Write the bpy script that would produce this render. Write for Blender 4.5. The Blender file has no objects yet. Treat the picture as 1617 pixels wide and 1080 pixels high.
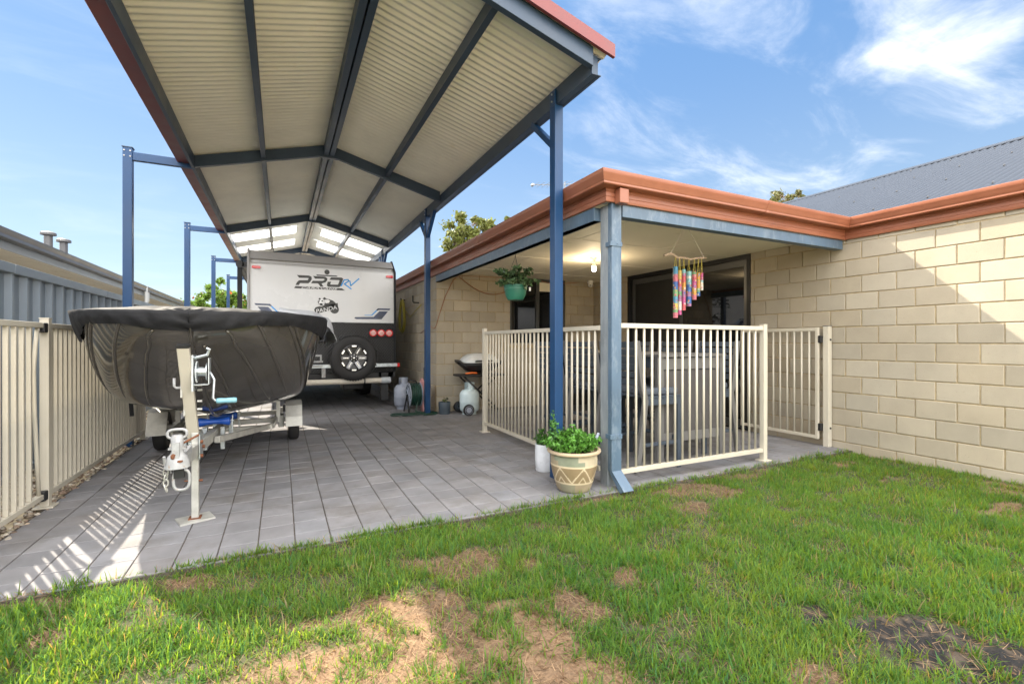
import bpy, bmesh, math, random
import numpy as np
from mathutils import Vector, Matrix
random.seed(7); rng = np.random.default_rng(11)
sc = bpy.context.scene
col = sc.collection
R = math.radians

# ------------------------------------------------------------------ camera
cam = bpy.data.cameras.new('camera'); camo = bpy.data.objects.new('camera', cam); col.objects.link(camo)
cam.sensor_width = 36; cam.lens = 741 / 1617 * 36; cam.clip_start = .02; cam.clip_end = 2000
camo.location = (0, 0, 1.14); camo.rotation_euler = (R(90), 0, R(-26.19)); sc.camera = camo

# ------------------------------------------------------------------ materials
def M(name, c, rough=.55, metal=0, var=.12, vs=6, bump=0, bs=80, bd=.002, spec=.5, coat=0, attr=False, dirt=None, ds=3, dlo=.5, dhi=.7, trans=0, emit=0, rv=.08, stretch=None, tint=(1, 1, 1)):
    m = bpy.data.materials.new(name); m.use_nodes = True
    nt = m.node_tree; N = nt.nodes; L = nt.links
    b = N['Principled BSDF']; tc = N.new('ShaderNodeTexCoord'); src = tc.outputs['Object']
    if stretch:
        mp = N.new('ShaderNodeMapping'); mp.inputs['Scale'].default_value = stretch
        L.new(src, mp.inputs['Vector']); src = mp.outputs['Vector']
    n = N.new('ShaderNodeTexNoise'); n.inputs['Scale'].default_value = vs; n.inputs['Detail'].default_value = 6; n.inputs['Roughness'].default_value = .6
    L.new(src, n.inputs['Vector'])
    mr = N.new('ShaderNodeMapRange'); mr.inputs[1].default_value = .3; mr.inputs[2].default_value = .7
    mr.inputs[3].default_value = 1 - var; mr.inputs[4].default_value = 1 + var; L.new(n.outputs[0], mr.inputs[0])
    mx = N.new('ShaderNodeMix'); mx.data_type = 'RGBA'; mx.blend_type = 'MULTIPLY'; mx.inputs[0].default_value = 1
    mx.inputs[6].default_value = (*c, 1); L.new(mr.outputs[0], mx.inputs[7]); out = mx.outputs[2]
    if attr:
        at = N.new('ShaderNodeAttribute'); at.attribute_name = 'Col'
        m2 = N.new('ShaderNodeMix'); m2.data_type = 'RGBA'; m2.blend_type = 'MULTIPLY'; m2.inputs[0].default_value = 1
        L.new(out, m2.inputs[6]); L.new(at.outputs['Color'], m2.inputs[7]); out = m2.outputs[2]
    if dirt:
        n2 = N.new('ShaderNodeTexNoise'); n2.inputs['Scale'].default_value = ds; n2.inputs['Detail'].default_value = 8; n2.inputs['Roughness'].default_value = .7
        L.new(src, n2.inputs['Vector'])
        r2 = N.new('ShaderNodeMapRange'); r2.inputs[1].default_value = dlo; r2.inputs[2].default_value = dhi; L.new(n2.outputs[0], r2.inputs[0])
        m3 = N.new('ShaderNodeMix'); m3.data_type = 'RGBA'; L.new(r2.outputs[0], m3.inputs[0]); L.new(out, m3.inputs[6]); m3.inputs[7].default_value = (*dirt, 1); out = m3.outputs[2]
    L.new(out, b.inputs['Base Color'])
    b.inputs['Metallic'].default_value = metal; b.inputs['Specular IOR Level'].default_value = spec; b.inputs['Coat Weight'].default_value = coat
    r3 = N.new('ShaderNodeMapRange'); r3.inputs[1].default_value = .3; r3.inputs[2].default_value = .7
    r3.inputs[3].default_value = max(.01, rough - rv); r3.inputs[4].default_value = min(1, rough + rv); L.new(n.outputs[0], r3.inputs[0]); L.new(r3.outputs[0], b.inputs['Roughness'])
    if bump:
        n4 = N.new('ShaderNodeTexNoise'); n4.inputs['Scale'].default_value = bs; n4.inputs['Detail'].default_value = 4; L.new(src, n4.inputs['Vector'])
        bp = N.new('ShaderNodeBump'); bp.inputs['Strength'].default_value = bump; bp.inputs['Distance'].default_value = bd
        L.new(n4.outputs[0], bp.inputs['Height']); L.new(bp.outputs[0], b.inputs['Normal'])
    if emit:
        b.inputs['Emission Color'].default_value = (*c, 1); b.inputs['Emission Strength'].default_value = emit
    if trans:
        o = N['Material Output']; tr = N.new('ShaderNodeBsdfTranslucent')
        tm = N.new('ShaderNodeMix'); tm.data_type = 'RGBA'; tm.blend_type = 'MULTIPLY'; tm.inputs[0].default_value = 1; L.new(out, tm.inputs[6]); tm.inputs[7].default_value = (*tint, 1); L.new(tm.outputs[2], tr.inputs['Color'])
        ms = N.new('ShaderNodeMixShader'); ms.inputs[0].default_value = trans
        L.new(b.outputs[0], ms.inputs[1]); L.new(tr.outputs[0], ms.inputs[2]); L.new(ms.outputs[0], o.inputs['Surface'])
    return m

NAVY = M('navy_gloss_paint', (.011, .050, .135), .36, spec=.35, var=.12, vs=2, rv=.08, dirt=(.04, .075, .13), ds=9, dlo=.68, dhi=.85)
DNAVY = M('dark_navy_paint', (.032, .056, .095), .42, var=.15, vs=3)
GUTRED = M('maroon_gutter_paint', (.17, .035, .035), .4, var=.1)
CREAMSHEET = M('cream_sheet_underside', (.89, .86, .755), .42, var=.07, vs=2, dirt=(.76, .69, .53), ds=4, dlo=.6, dhi=.85)
TRANSL = M('translucent_sheet', (.93, .94, .94), .4, var=.03, trans=.82)
TERRA = M('terracotta_paint', (.30, .110, .060), .4, var=.09, vs=5, dirt=(.28, .11, .065), ds=11, dlo=.6, dhi=.8)
STEELBLUE = M('weathered_blue_steel', (.085, .135, .195), .42, var=.2, vs=5, dirt=(.21, .26, .31), ds=14, dlo=.52, dhi=.78, stretch=(1, 1, .35))
GALV = M('galvanised_steel', (.50, .54, .56), .38, metal=.75, var=.22, vs=30, dirt=(.38, .40, .40), ds=5, dlo=.5, dhi=.75)
GALVDULL = M('dull_galvanised', (.50, .49, .45), .5, metal=.45, var=.18, vs=14, dirt=(.30, .23, .16), ds=9, dlo=.6, dhi=.8)
RUST = M('rust', (.17, .062, .028), .85, var=.4, vs=40, bump=.4, bs=120)
WHITEMETAL = M('white_enamel', (.35, .35, .35), .4, var=.2, vs=30, dirt=(.27, .17, .10), ds=22, dlo=.58, dhi=.7)
FENCE = M('cream_powdercoat', (.55, .505, .415), .38, var=.05, vs=4, dirt=(.52, .44, .31), ds=9, dlo=.6, dhi=.82)
BLOCK = M('cream_block', (.375, .328, .252), .88, var=.09, vs=3, bump=.55, bs=190, bd=.003, attr=True, dirt=(.20, .165, .12), ds=95, dlo=.63, dhi=.69)
MORTAR = M('block_mortar', (.40, .315, .19), .95, var=.2, vs=20, bump=.4, bs=150)
PAVER = M('grey_paver', (.205, .20, .207), .8, var=.2, vs=3.5, bump=.5, bs=260, bd=.002, attr=True, dirt=(.13, .115, .10), ds=1.7, dlo=.5, dhi=.75)
JOINT = M('paver_joint_sand', (.085, .07, .055), .95, var=.4, vs=30, bump=.5, bs=100)
COLORB = M('blue_grey_fence_sheet', (.165, .205, .25), .42, var=.07, vs=2, dirt=(.25, .27, .28), ds=6, dlo=.6, dhi=.85)
GREYROOF = M('grey_roof_sheet', (.048, .058, .077), .6, spec=.25, var=.06, vs=2)
DARKGREY = M('dark_grey_gutter', (.10, .10, .105), .4)
PALEFASC = M('pale_fascia_paint', (.46, .50, .55), .4, var=.08)
POSTGALV = M('weathered_galvanised_post', (.25, .275, .295), .45, metal=.2, var=.2, vs=12, dirt=(.40, .42, .43), ds=9, dlo=.5, dhi=.75, stretch=(1, 1, .3))
SOFFIT = M('soffit_sheet', (.88, .83, .74), .7, var=.05, dirt=(.45, .38, .28), ds=3, dlo=.58, dhi=.8)
CEIL = M('ceiling_sheet', (.82, .77, .64), .7, var=.04, vs=1.5, dirt=(.55, .49, .37), ds=5, dlo=.6, dhi=.85)
BLACKAL = M('black_aluminium', (.012, .013, .015), .5, spec=.25)
CHARFRAME = M('charcoal_frame', (.055, .058, .06), .4)
GLASS = M('dark_glass', (.006, .007, .008), .03, spec=.9, var=.0, rv=.01)
SCREEN = M('insect_screen', (.012, .012, .012), .6)
HULL = M('dark_bronze_hull_paint', (.115, .104, .088), .14, metal=.55, var=.07, vs=4, coat=.6, dirt=(.36, .33, .28), ds=210, dlo=.70, dhi=.78, rv=.04)
CANVAS = M('black_canvas', (.016, .016, .018), .75, var=.3, vs=7, bump=.5, bs=9, bd=.02, dirt=(.08, .075, .07), ds=14, dlo=.72, dhi=.9, spec=.3)
TARP = M('pale_grey_tarp', (.46, .47, .49), .6, var=.12, vs=8, bump=.4, bs=14, bd=.02)
TYRE = M('tyre_rubber', (.022, .021, .021), .75, var=.25, vs=12, bump=.3, bs=60)
BLACK = M('black_plastic', (.014, .014, .015), .5, var=.2)
BLACKMET = M('satin_black_metal', (.035, .035, .037), .25, metal=.5)
SILVER = M('machined_silver', (.75, .75, .74), .25, metal=.9)
BLUEPLAS = M('blue_roller_plastic', (.015, .085, .42), .35)
AQUA = M('aqua_grip_plastic', (.20, .42, .50), .45)
GUNMETAL = M('gunmetal_spoke', (.16, .16, .165), .28, metal=.7)
CARWHITE = M('caravan_white_panel', (.62, .62, .615), .3, var=.03, vs=1.5, coat=.2)
CARGREY = M('caravan_grey_panel', (.27, .262, .257), .4, var=.05)
DECAL = M('charcoal_decal', (.03, .03, .028), .4)
DECALW = M('white_decal', (.8, .8, .8), .4)
DECALG = M('grey_decal', (.16, .16, .16), .4)
DECALN = M('navy_decal', (.03, .045, .10), .25, var=.6, vs=5)
DECALB = M('blue_decal', (.01, .28, .68), .35, var=.1)
REDLENS = M('red_lens', (.62, .02, .02), .2, coat=.5)
LENSWHITE = M('white_lens', (.85, .72, .66), .25)
PVC = M('white_pvc_pipe', (.62, .57, .48), .4, var=.1, dirt=(.42, .36, .28), ds=6)
PVCGREY = M('grey_pvc_cap', (.45, .48, .5), .4)
GASGREY = M('grey_gas_paint', (.30, .33, .40), .45, dirt=(.2, .18, .17), ds=9, dlo=.6, dhi=.75)
GASWHITE = M('pale_gas_paint', (.55, .66, .69), .42, dirt=(.34, .33, .30), ds=12, dlo=.64, dhi=.75)
HOSE = M('green_hose', (.010, .045, .030), .4)
YHOSE = M('yellow_hose', (.34, .29, .04), .45)
PINK = M('faded_red_plastic', (.62, .30, .30), .6, var=.15)
ORANGE = M('orange_plastic', (.75, .16, .03), .45)
CABLE = M('orange_brown_cable', (.30, .11, .04), .5)
LIDGREY = M('pale_grey_lid', (.55, .56, .55), .4)
DARKPOT = M('slate_pot', (.055, .075, .095), .6)
WHITEPOT = M('white_glazed_pot', (.72, .74, .78), .3, dirt=(.35, .33, .33), ds=8, dlo=.66, dhi=.8)
GREENPOT = M('green_plastic_pot', (.035, .19, .125), .4)
POTCOL = M('patterned_glazed_pot', (1, 1, 1), .45, var=.15, vs=9, attr=True, bump=.1, bs=40)
SOIL = M('potting_soil', (.035, .026, .02), .95, bump=.6, bs=60)
CHAIRM = M('slate_blue_powdercoat', (.055, .072, .098), .5, var=.08, vs=4)
CHAIRF = M('grey_powdercoat', (.155, .150, .146), .5, var=.06)
CUSH = M('grey_cushion_fabric', (.085, .10, .125), .9, var=.15, vs=14, bump=.3, bs=160)
TABPANEL = M('warm_grey_panel', (.085, .078, .077), .65, var=.1, vs=9, stretch=(6, 6, .3))
ROPE = M('white_cord', (.75, .70, .65), .8)
YCORD = M('yellow_cord', (.60, .50, .10), .8)
DRIFT = M('driftwood', (.55, .42, .32), .85, var=.3, vs=30, bump=.5, bs=60)
CHIMECOL = M('painted_bamboo', (1, 1, 1), .5, var=.35, vs=60, attr=True)
WHITEPL = M('white_plastic', (.8, .79, .77), .35)
BULBM = M('lit_bulb', (1, .88, .66), .3, emit=22)
BARK = M('bark', (.15, .105, .075), .9, var=.35, vs=12, bump=.6, bs=30, bd=.01)
LEAFA = M('leaf_olive', (.115, .135, .035), .55, var=.2, attr=True, trans=.25)
LEAFB = M('leaf_bright', (.115, .20, .03), .55, var=.2, attr=True, trans=.3)
LEAFC = M('leaf_pot_green', (.085, .22, .035), .5, var=.2, attr=True, trans=.25)
LEAFD = M('leaf_succulent', (.075, .135, .055), .5, var=.2, attr=True, trans=.15)
GRASSM = M('grass_blade', (1, 1, 1), .55, var=.1, vs=2, attr=True, trans=.55, spec=.25, tint=(3.0, 2.05, .75))
DRYM = M('dead_grass_blade', (1, 1, 1), .85, var=.15, attr=True, trans=.1)
EARTH = M('lawn_soil', (1, 1, 1), .95, var=.25, vs=26, bump=.9, bs=45, bd=.02, attr=True)
GROUND = M('bare_ground', (.50, .41, .27), .95, var=.25, bump=.5, bs=20)
STONEM = M('river_pebbles', (1, 1, 1), .8, var=.2, attr=True)
NWALL = M('pale_render_wall', (.66, .60, .50), .85)
BRICKF = M('far_brick', (.40, .30, .20), .9, var=.15)
TILEF = M('far_roof_tile', (.07, .065, .065), .7)
SILVERANT = M('antenna_metal', (.22, .23, .25), .4, metal=.6)
SHOT = M('chequer', (.02, .02, .02), .5)

def checker_mat():
    m = bpy.data.materials.new('black_checker_plate'); m.use_nodes = True; nt = m.node_tree; N = nt.nodes; L = nt.links
    b = N['Principled BSDF']; tc = N.new('ShaderNodeTexCoord'); hs = []
    for ang in (38, -38):
        mp = N.new('ShaderNodeMapping'); mp.inputs['Rotation'].default_value = (0, R(ang), 0); L.new(tc.outputs['Object'], mp.inputs['Vector'])
        w = N.new('ShaderNodeTexWave'); w.inputs['Scale'].default_value = 9; w.bands_direction = 'X'; L.new(mp.outputs[0], w.inputs['Vector'])
        p = N.new('ShaderNodeMath'); p.operation = 'POWER'; p.inputs[1].default_value = 5; L.new(w.outputs['Fac'], p.inputs[0]); hs.append(p)
    a = N.new('ShaderNodeMath'); a.operation = 'MAXIMUM'; L.new(hs[0].outputs[0], a.inputs[0]); L.new(hs[1].outputs[0], a.inputs[1])
    bp = N.new('ShaderNodeBump'); bp.inputs['Distance'].default_value = .006; bp.inputs['Strength'].default_value = .9; L.new(a.outputs[0], bp.inputs['Height']); L.new(bp.outputs[0], b.inputs['Normal'])
    cr = N.new('ShaderNodeMix'); cr.data_type = 'RGBA'; cr.inputs[6].default_value = (.014, .014, .015, 1); cr.inputs[7].default_value = (.05, .049, .047, 1); L.new(a.outputs[0], cr.inputs[0]); L.new(cr.outputs[2], b.inputs['Base Color'])
    b.inputs['Metallic'].default_value = .4; b.inputs['Roughness'].default_value = .32
    return m
CHECK = checker_mat()

# ------------------------------------------------------------------ mesh builder
def wloc(o):
    v = Vector((0, 0, 0))
    while o is not None:
        v += o.location; o = o.parent
    return v

class MB:
    def __init__(s): s.v = []; s.f = []; s.c = []
    def add(s, vs, fs, c=None):
        k = len(s.v); s.v.extend([tuple(p) for p in vs]); s.f.extend([tuple(i + k for i in f) for f in fs]); s.c.extend([c] * len(fs)); return s
    def box(s, x0, x1, y0, y1, z0, z1, m=None, c=None):
        vs = [Vector(p) for p in ((x0, y0, z0), (x1, y0, z0), (x1, y1, z0), (x0, y1, z0), (x0, y0, z1), (x1, y0, z1), (x1, y1, z1), (x0, y1, z1))]
        if m is not None: vs = [m @ p for p in vs]
        return s.add(vs, [(0, 3, 2, 1), (4, 5, 6, 7), (0, 1, 5, 4), (1, 2, 6, 5), (2, 3, 7, 6), (3, 0, 4, 7)], c)
    def bar(s, p, q, w, h, up=(0, 0, 1), c=None):
        p, q = Vector(p), Vector(q); d = q - p; l = d.length; y = d.normalized(); x = y.cross(Vector(up))
        if x.length < 1e-5: x = y.cross(Vector((1, 0, 0)))
        x.normalize(); z = x.cross(y); m = Matrix((x, y, z)).transposed().to_4x4(); m.translation = p
        return s.box(-w / 2, w / 2, 0, l, -h / 2, h / 2, m, c)
    def tube(s, pts, r, n=8, cap=True, c=None):
        pts = [Vector(p) for p in pts]; rs = r if isinstance(r, (list, tuple)) else [r] * len(pts); vs = []; fs = []; prev = None
        for i, p in enumerate(pts):
            d = (pts[min(i + 1, len(pts) - 1)] - pts[max(i - 1, 0)]).normalized()
            if prev is None:
                a = d.cross(Vector((0, 0, 1)));
                if a.length < 1e-3: a = d.cross(Vector((0, 1, 0)))
            else:
                a = prev - d * prev.dot(d)
            a.normalize(); prev = a; b = d.cross(a)
            vs += [p + (a * math.cos(t) + b * math.sin(t)) * rs[i] for t in [2 * math.pi * j / n for j in range(n)]]
        for i in range(len(pts) - 1):
            for j in range(n):
                fs.append((i * n + j, i * n + (j + 1) % n, (i + 1) * n + (j + 1) % n, (i + 1) * n + j))
        if cap: fs.append(tuple(range(n - 1, -1, -1))); fs.append(tuple((len(pts) - 1) * n + j for j in range(n)))
        return s.add(vs, fs, c)
    def lathe(s, prof, o=(0, 0, 0), n=24, ax='z', colf=None, closed=False, cap=True):
        o = Vector(o); vs = []
        for r, h in prof:
            for j in range(n):
                t = 2 * math.pi * j / n; a, b = r * math.cos(t), r * math.sin(t)
                vs.append(o + Vector({'z': (a, b, h), 'y': (a, h, b), 'x': (h, a, b)}[ax]))
        k = len(s.v); s.v.extend([tuple(p) for p in vs]); m = len(prof)
        for i in range(m if closed else m - 1):
            for j in range(n):
                i2 = (i + 1) % m
                f = (i * n + j, i * n + (j + 1) % n, i2 * n + (j + 1) % n, i2 * n + j)
                if ax == 'y': f = f[::-1]
                s.f.append(tuple(q + k for q in f)); s.c.append(colf(2 * math.pi * (j + .5) / n, (prof[i][1] + prof[i2][1]) / 2, (prof[i][0] + prof[i2][0]) / 2) if colf else None)
        if not closed and cap:
            for i in (0, m - 1):
                if prof[i][0] > 1e-4: s.f.append(tuple(k + i * n + j for j in range(n))); s.c.append((.3, .26, .2) if colf else None)
        return s
    def prism(s, poly, y0, y1, c=None):       # polygon in XZ, thickness along Y
        n = len(poly); vs = [(x, y0, z) for x, z in poly] + [(x, y1, z) for x, z in poly]
        return s.add(vs, [tuple(range(n)), tuple(range(2 * n - 1, n - 1, -1))] + [(i, i + n, (i + 1) % n + n, (i + 1) % n) for i in range(n)], c)
    def blob(s, o, r, sub=2, noise=.0, c=None, seed=0):
        bm = bmesh.new(); bmesh.ops.create_icosphere(bm, subdivisions=sub, radius=1); rr = random.Random(seed)
        vs = [Vector(o) + Vector((v.co.x * r[0], v.co.y * r[1], v.co.z * r[2])) * (1 + noise * (rr.random() - .5)) for v in bm.verts]
        bm.verts.index_update(); fs = [tuple(v.index for v in f.verts) for f in bm.faces]; bm.free(); return s.add(vs, fs, c)
    def build(s, name, mat, parent=None, smooth=False, bevel=0, seg=2, auto=None):
        me = bpy.data.meshes.new(name); off = wloc(parent) if parent else Vector((0, 0, 0))
        me.from_pydata([(a - off.x, b - off.y, c - off.z) for a, b, c in s.v], [], s.f); me.materials.append(mat)
        if any(c is not None for c in s.c):
            at = me.attributes.new('Col', 'FLOAT_COLOR', 'CORNER'); buf = []
            for p, c in zip(me.polygons, s.c): buf += [*(c or (1, 1, 1)), 1.] * p.loop_total
            at.data.foreach_set('color', buf)
        if smooth: me.polygons.foreach_set('use_smooth', [True] * len(me.polygons))
        if auto: me.polygons.foreach_set('use_smooth', [True] * len(me.polygons)); me.set_sharp_from_angle(angle=R(auto))
        me.update(); o = bpy.data.objects.new(name, me); col.objects.link(o)
        if parent: o.parent = parent
        if bevel:
            b = o.modifiers.new('bevel', 'BEVEL'); b.width = bevel; b.segments = seg; b.limit_method = 'ANGLE'; b.angle_limit = R(40)
        return o

def tag(o, label=None, cat=None, group=None, kind=None):
    if label: o['label'] = label
    if cat: o['category'] = cat
    if group: o['group'] = group
    if kind: o['kind'] = kind
    return o
def root(name, loc, label, cat, group=None):
    o = bpy.data.objects.new(name, None); o.empty_display_size = .1; o.location = loc; col.objects.link(o); return tag(o, label, cat, group)
kids = {}
def copy_tree(o, parent=None):
    c = o.copy(); col.objects.link(c); c.parent = parent
    for ch in [x for x in bpy.data.objects if x.parent is o]: copy_tree(ch, c)
    return c
def same(o, parent, dx=0, dy=0, dz=0):        # another part sharing the mesh
    c = o.copy(); c.parent = parent; c.location = o.location + Vector((dx, dy, dz)); col.objects.link(c); return c
def text_mesh(body, size, m, ext=.002, shear=0):
    cu = bpy.data.curves.new('lettering', 'FONT'); cu.body = body; cu.size = size; cu.extrude = ext; cu.align_x = 'CENTER'; cu.shear = shear
    ob = bpy.data.objects.new('lettering', cu); col.objects.link(ob); dg = bpy.context.evaluated_depsgraph_get()
    me = bpy.data.meshes.new_from_object(ob.evaluated_get(dg)); bpy.data.objects.remove(ob)
    b = MB(); b.add([m @ v.co for v in me.vertices], [tuple(p.vertices) for p in me.polygons]); return b

def vnoise(x, y, seed=0):
    xi = np.floor(x).astype(np.int64); yi = np.floor(y).astype(np.int64); xf = x - xi; yf = y - yi
    def h(a, b):
        n = (a * 374761393 + b * 668265263 + seed * 974711) & 0x7fffffff; n = ((n ^ (n >> 13)) * 1274126177) & 0x7fffffff
        return ((n ^ (n >> 16)) & 0xffff) / 65535.
    u = xf * xf * (3 - 2 * xf); v = yf * yf * (3 - 2 * yf)
    return (h(xi, yi) * (1 - u) + h(xi + 1, yi) * u) * (1 - v) + (h(xi, yi + 1) * (1 - u) + h(xi + 1, yi + 1) * u) * v
def fbm(x, y, seed=0, o=4):
    t = 0; a = .5
    for i in range(o): t = t + a * vnoise(x * 2 ** i, y * 2 ** i, seed + i); a *= .5
    return t / (1 - .5 ** o)

# ------------------------------------------------------------------ ground, paving, lawn soil
MB().add([(-400, -400, -.09), (400, -400, -.09), (400, 400, -.09), (-400, 400, -.09)], [(0, 1, 2, 3)]).build('ground', GROUND)['kind'] = 'structure'

pv = MB(); rr = random.Random(3)
def pavers(x0, x1, y0, y1, px=.19, py=.2):
    nx = int(round((x1 - x0) / px)); ny = int((y1 - y0) / py) + 1
    for i in range(nx):
        off = rr.uniform(-.03, .03); xa = x0 + i * px
        for j in range(ny):
            ya = y0 + j * py + (off if j else 0); yb = y0 + (j + 1) * py + off
            if rr.random() < .0: continue
            gx = .0030; gy = .0022 if rr.random() < .7 else .0035; b = .0025
            a, c, d, e = xa + gx, xa + px - gx, ya + gy, yb - gy
            z = [rr.gauss(0, .0009) for _ in range(3)]; zz = lambda u, w: z[0] + z[1] * u + z[2] * w
            vs = [(a, d, -.03), (c, d, -.03), (c, e, -.03), (a, e, -.03)]
            vs += [(a, d, zz(-.5, -.5) - b), (c, d, zz(.5, -.5) - b), (c, e, zz(.5, .5) - b), (a, e, zz(-.5, .5) - b)]
            vs += [(a + b, d + b, zz(-.5, -.5)), (c - b, d + b, zz(.5, -.5)), (c - b, e - b, zz(.5, .5)), (a + b, e - b, zz(-.5, .5))]
            k = 1 + rr.gauss(0, .055); t = rr.gauss(0, .012)
            fs = [(8, 9, 10, 11)] + [(4 + q, 4 + (q + 1) % 4, 8 + (q + 1) % 4, 8 + q) for q in range(4)] + [(q, (q + 1) % 4, 4 + (q + 1) % 4, 4 + q) for q in range(4)]
            pv.add(vs, fs, (k + t, k, k - t))
pavers(-1.448, 2.352, 2.856, 20.3)
pavers(2.352, 5.392, 2.866, 7.38)
p = pv.build('paving', PAVER); p['kind'] = 'structure'
MB().add([(-1.46, 2.85, -.006), (5.4, 2.85, -.006), (5.4, 20.4, -.006), (-1.46, 20.4, -.006), (-1.46, 2.85, -.08), (5.4, 2.85, -.08)], [(0, 1, 2, 3), (4, 5, 1, 0)]).build('paving_bed', JOINT)['kind'] = 'structure'

SAND, STRAW, CHAR = 0, 1, 2
PATCH = [(.12, 1.72, .42, .21, SAND), (.42, 1.92, .13, .24, SAND), (.45, 1.6, .17, .3, SAND), (.93, 1.78, .17, .15, SAND), (.86, 1.58, .2, .24, SAND), (4.77, 2.6, .28, .09, SAND), (4.5, 1.4, .35, .13, SAND), (5.1, 1.6, .25, .18, SAND), (.82, 1.32, .28, .16, SAND), (-.3, 1.6, .25, .12, SAND),
    (.82, 2.33, .23, .125, STRAW), (-.41, 2.71, .12, .11, STRAW), (2.87, 2.69, .40, .13, STRAW), (3.1, 2.54, .20, .085, STRAW), (2.58, 2.36, .20, .085, STRAW), (1.56, 1.82, .10, .11, STRAW), (1.72, 2.11, .06, .05, STRAW), (1.14, 2.13, .07, .07, STRAW), (-.79, 2.43, .09, .09, STRAW), (.62, 1.8, .18, .32, STRAW), (3.6, 2.06, .09, .06, STRAW), (3.78, 2.79, .45, .07, STRAW), (1.63, .97, .13, .08, STRAW), (.3, 2.08, .3, .08, STRAW), (1.2, 1.7, .09, .12, STRAW), (2.1, 2.78, .3, .06, STRAW), (-.15, 2.5, .07, .05, STRAW), (-1.0, 2.78, .2, .05, STRAW), (4.6, 2.15, .16, .05, STRAW),
    (2.22, .93, .22, .17, CHAR), (2.30, .68, .30, .18, CHAR), (2.05, 1.25, .12, .065, CHAR), (2.13, 1.09, .08, .07, CHAR), (2.34, 1.0, .12, .1, CHAR)]
def patches(x, y):
    wx = x + .10 * (fbm(x * 5, y * 5, 5) - .5) * 2; wy = y + .10 * (fbm(x * 5, y * 5, 9) - .5) * 2
    w = [np.zeros_like(x) for _ in range(3)]
    for a, b, ra, rb, k in PATCH:
        d = np.sqrt(((wx - a) / ra) ** 2 + ((wy - b) / rb) ** 2)
        w[k] = np.maximum(w[k], np.clip((1.15 - d) / .35, 0, 1))
    return w
def lawn_z(x, y): return np.clip((y - 2.845) / .01, 0, 1) * .026 - .028 + .022 * (fbm(x * 1.7, y * 1.7, 21) - .5) * 2 + .014 * (fbm(x * 9, y * 9, 31) - .5)

gx = np.concatenate([np.arange(-2.05, 5.385, .022), [5.385]]); gy = np.concatenate([np.arange(-8, -1.2, .2), np.arange(-1.2, 2.84, .022), [2.848]])
X, Y = np.meshgrid(gx, gy); ws = patches(X, Y); Z = lawn_z(X, Y) + .02 * ws[SAND] * (fbm(X * 14, Y * 14, 3) - .45)
nv = fbm(X * 12, Y * 12, 77)[..., None]; C = np.array([.07, .068, .032]) * (.7 + .6 * nv); bounce = np.clip((-Y - 1.0) / .4, 0, 1)[..., None]; C = C * (1 - bounce) + np.array([.62, .51, .34]) * (.85 + .3 * nv) * bounce  # unseen lawn behind the camera coloured pale, added to bounce light under the roofs
for k, cc in ((STRAW, (.13, .085, .05)), (SAND, (.205, .128, .072)), (CHAR, (.012, .011, .011))):
    wk = ws[k][..., None]; C = C * (1 - wk) + np.array(cc) * (.75 + .5 * nv) * wk
cr_ = np.clip((fbm(X * 40, Y * 40, 14) - .50) * 6, 0, 1)[..., None] * ws[CHAR][..., None]; C = C * (1 - .75 * cr_) + np.array([.13, .095, .065]) * .75 * cr_; Z = Z + ws[CHAR] * (.022 * (fbm(X * 22, Y * 22, 15) - .5) + .016 * (fbm(X * 60, Y * 60, 16) - .5)) + ws[STRAW] * .012 * (fbm(X * 30, Y * 30, 18) - .5)
ny_, nx_ = X.shape; vs = np.stack([X, Y, Z], -1).reshape(-1, 3); ii = np.arange(ny_ * nx_).reshape(ny_, nx_)
fs = np.stack([ii[:-1, :-1], ii[:-1, 1:], ii[1:, 1:], ii[1:, :-1]], -1).reshape(-1, 4)
def np_mesh(name, vs, fs, mat, cols=None, smooth=False, kind=None):
    me = bpy.data.meshes.new(name); me.vertices.add(len(vs)); me.vertices.foreach_set('co', np.ascontiguousarray(vs, dtype=np.float32).ravel())
    n, k = fs.shape; me.loops.add(n * k); me.loops.foreach_set('vertex_index', fs.astype(np.int32).ravel())
    me.polygons.add(n); me.polygons.foreach_set('loop_start', (np.arange(n) * k).astype(np.int32)); me.update(calc_edges=True)
    if smooth: me.polygons.foreach_set('use_smooth', np.ones(n, dtype=bool))
    if cols is not None:
        at = me.attributes.new('Col', 'FLOAT_COLOR', 'POINT'); at.data.foreach_set('color', np.concatenate([cols, np.ones((len(cols), 1))], 1).astype(np.float32).ravel())
    me.materials.append(mat); o = bpy.data.objects.new(name, me); col.objects.link(o)
    if kind: o['kind'] = kind
    return o
np_mesh('lawn', vs, fs, EARTH, C.reshape(-1, 3), True, 'structure')

# ---- grass
def blades(n, x, y, ln, wd, ang, lean, curve, colr, tip, seg=3):
    z0 = lawn_z(x, y) - .004; dx, dy = np.cos(ang), np.sin(ang); sx, sy = -dy, dx; V = []; Cc = []
    for i in range(seg + 1):
        t = i / seg; th = lean + curve * t; h = 0; o = 0
        hh = ln * t * np.cos(lean + curve * t * .5); oo = ln * t * np.sin(lean + curve * t * .5)
        w = wd * (1 - .92 * t ** 1.6) * .5
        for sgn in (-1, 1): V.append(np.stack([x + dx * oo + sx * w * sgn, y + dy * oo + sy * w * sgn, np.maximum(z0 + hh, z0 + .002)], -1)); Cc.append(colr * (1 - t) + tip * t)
    V = np.stack(V, 1); Cc = np.stack(Cc, 1); b = np.arange(n)[:, None, None] * (2 * seg + 2)
    q = np.array([[2 * i, 2 * i + 1, 2 * i + 3, 2 * i + 2] for i in range(seg)])[None]
    return V.reshape(-1, 3), (b + q).reshape(-1, 4), Cc.reshape(-1, 3)
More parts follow.
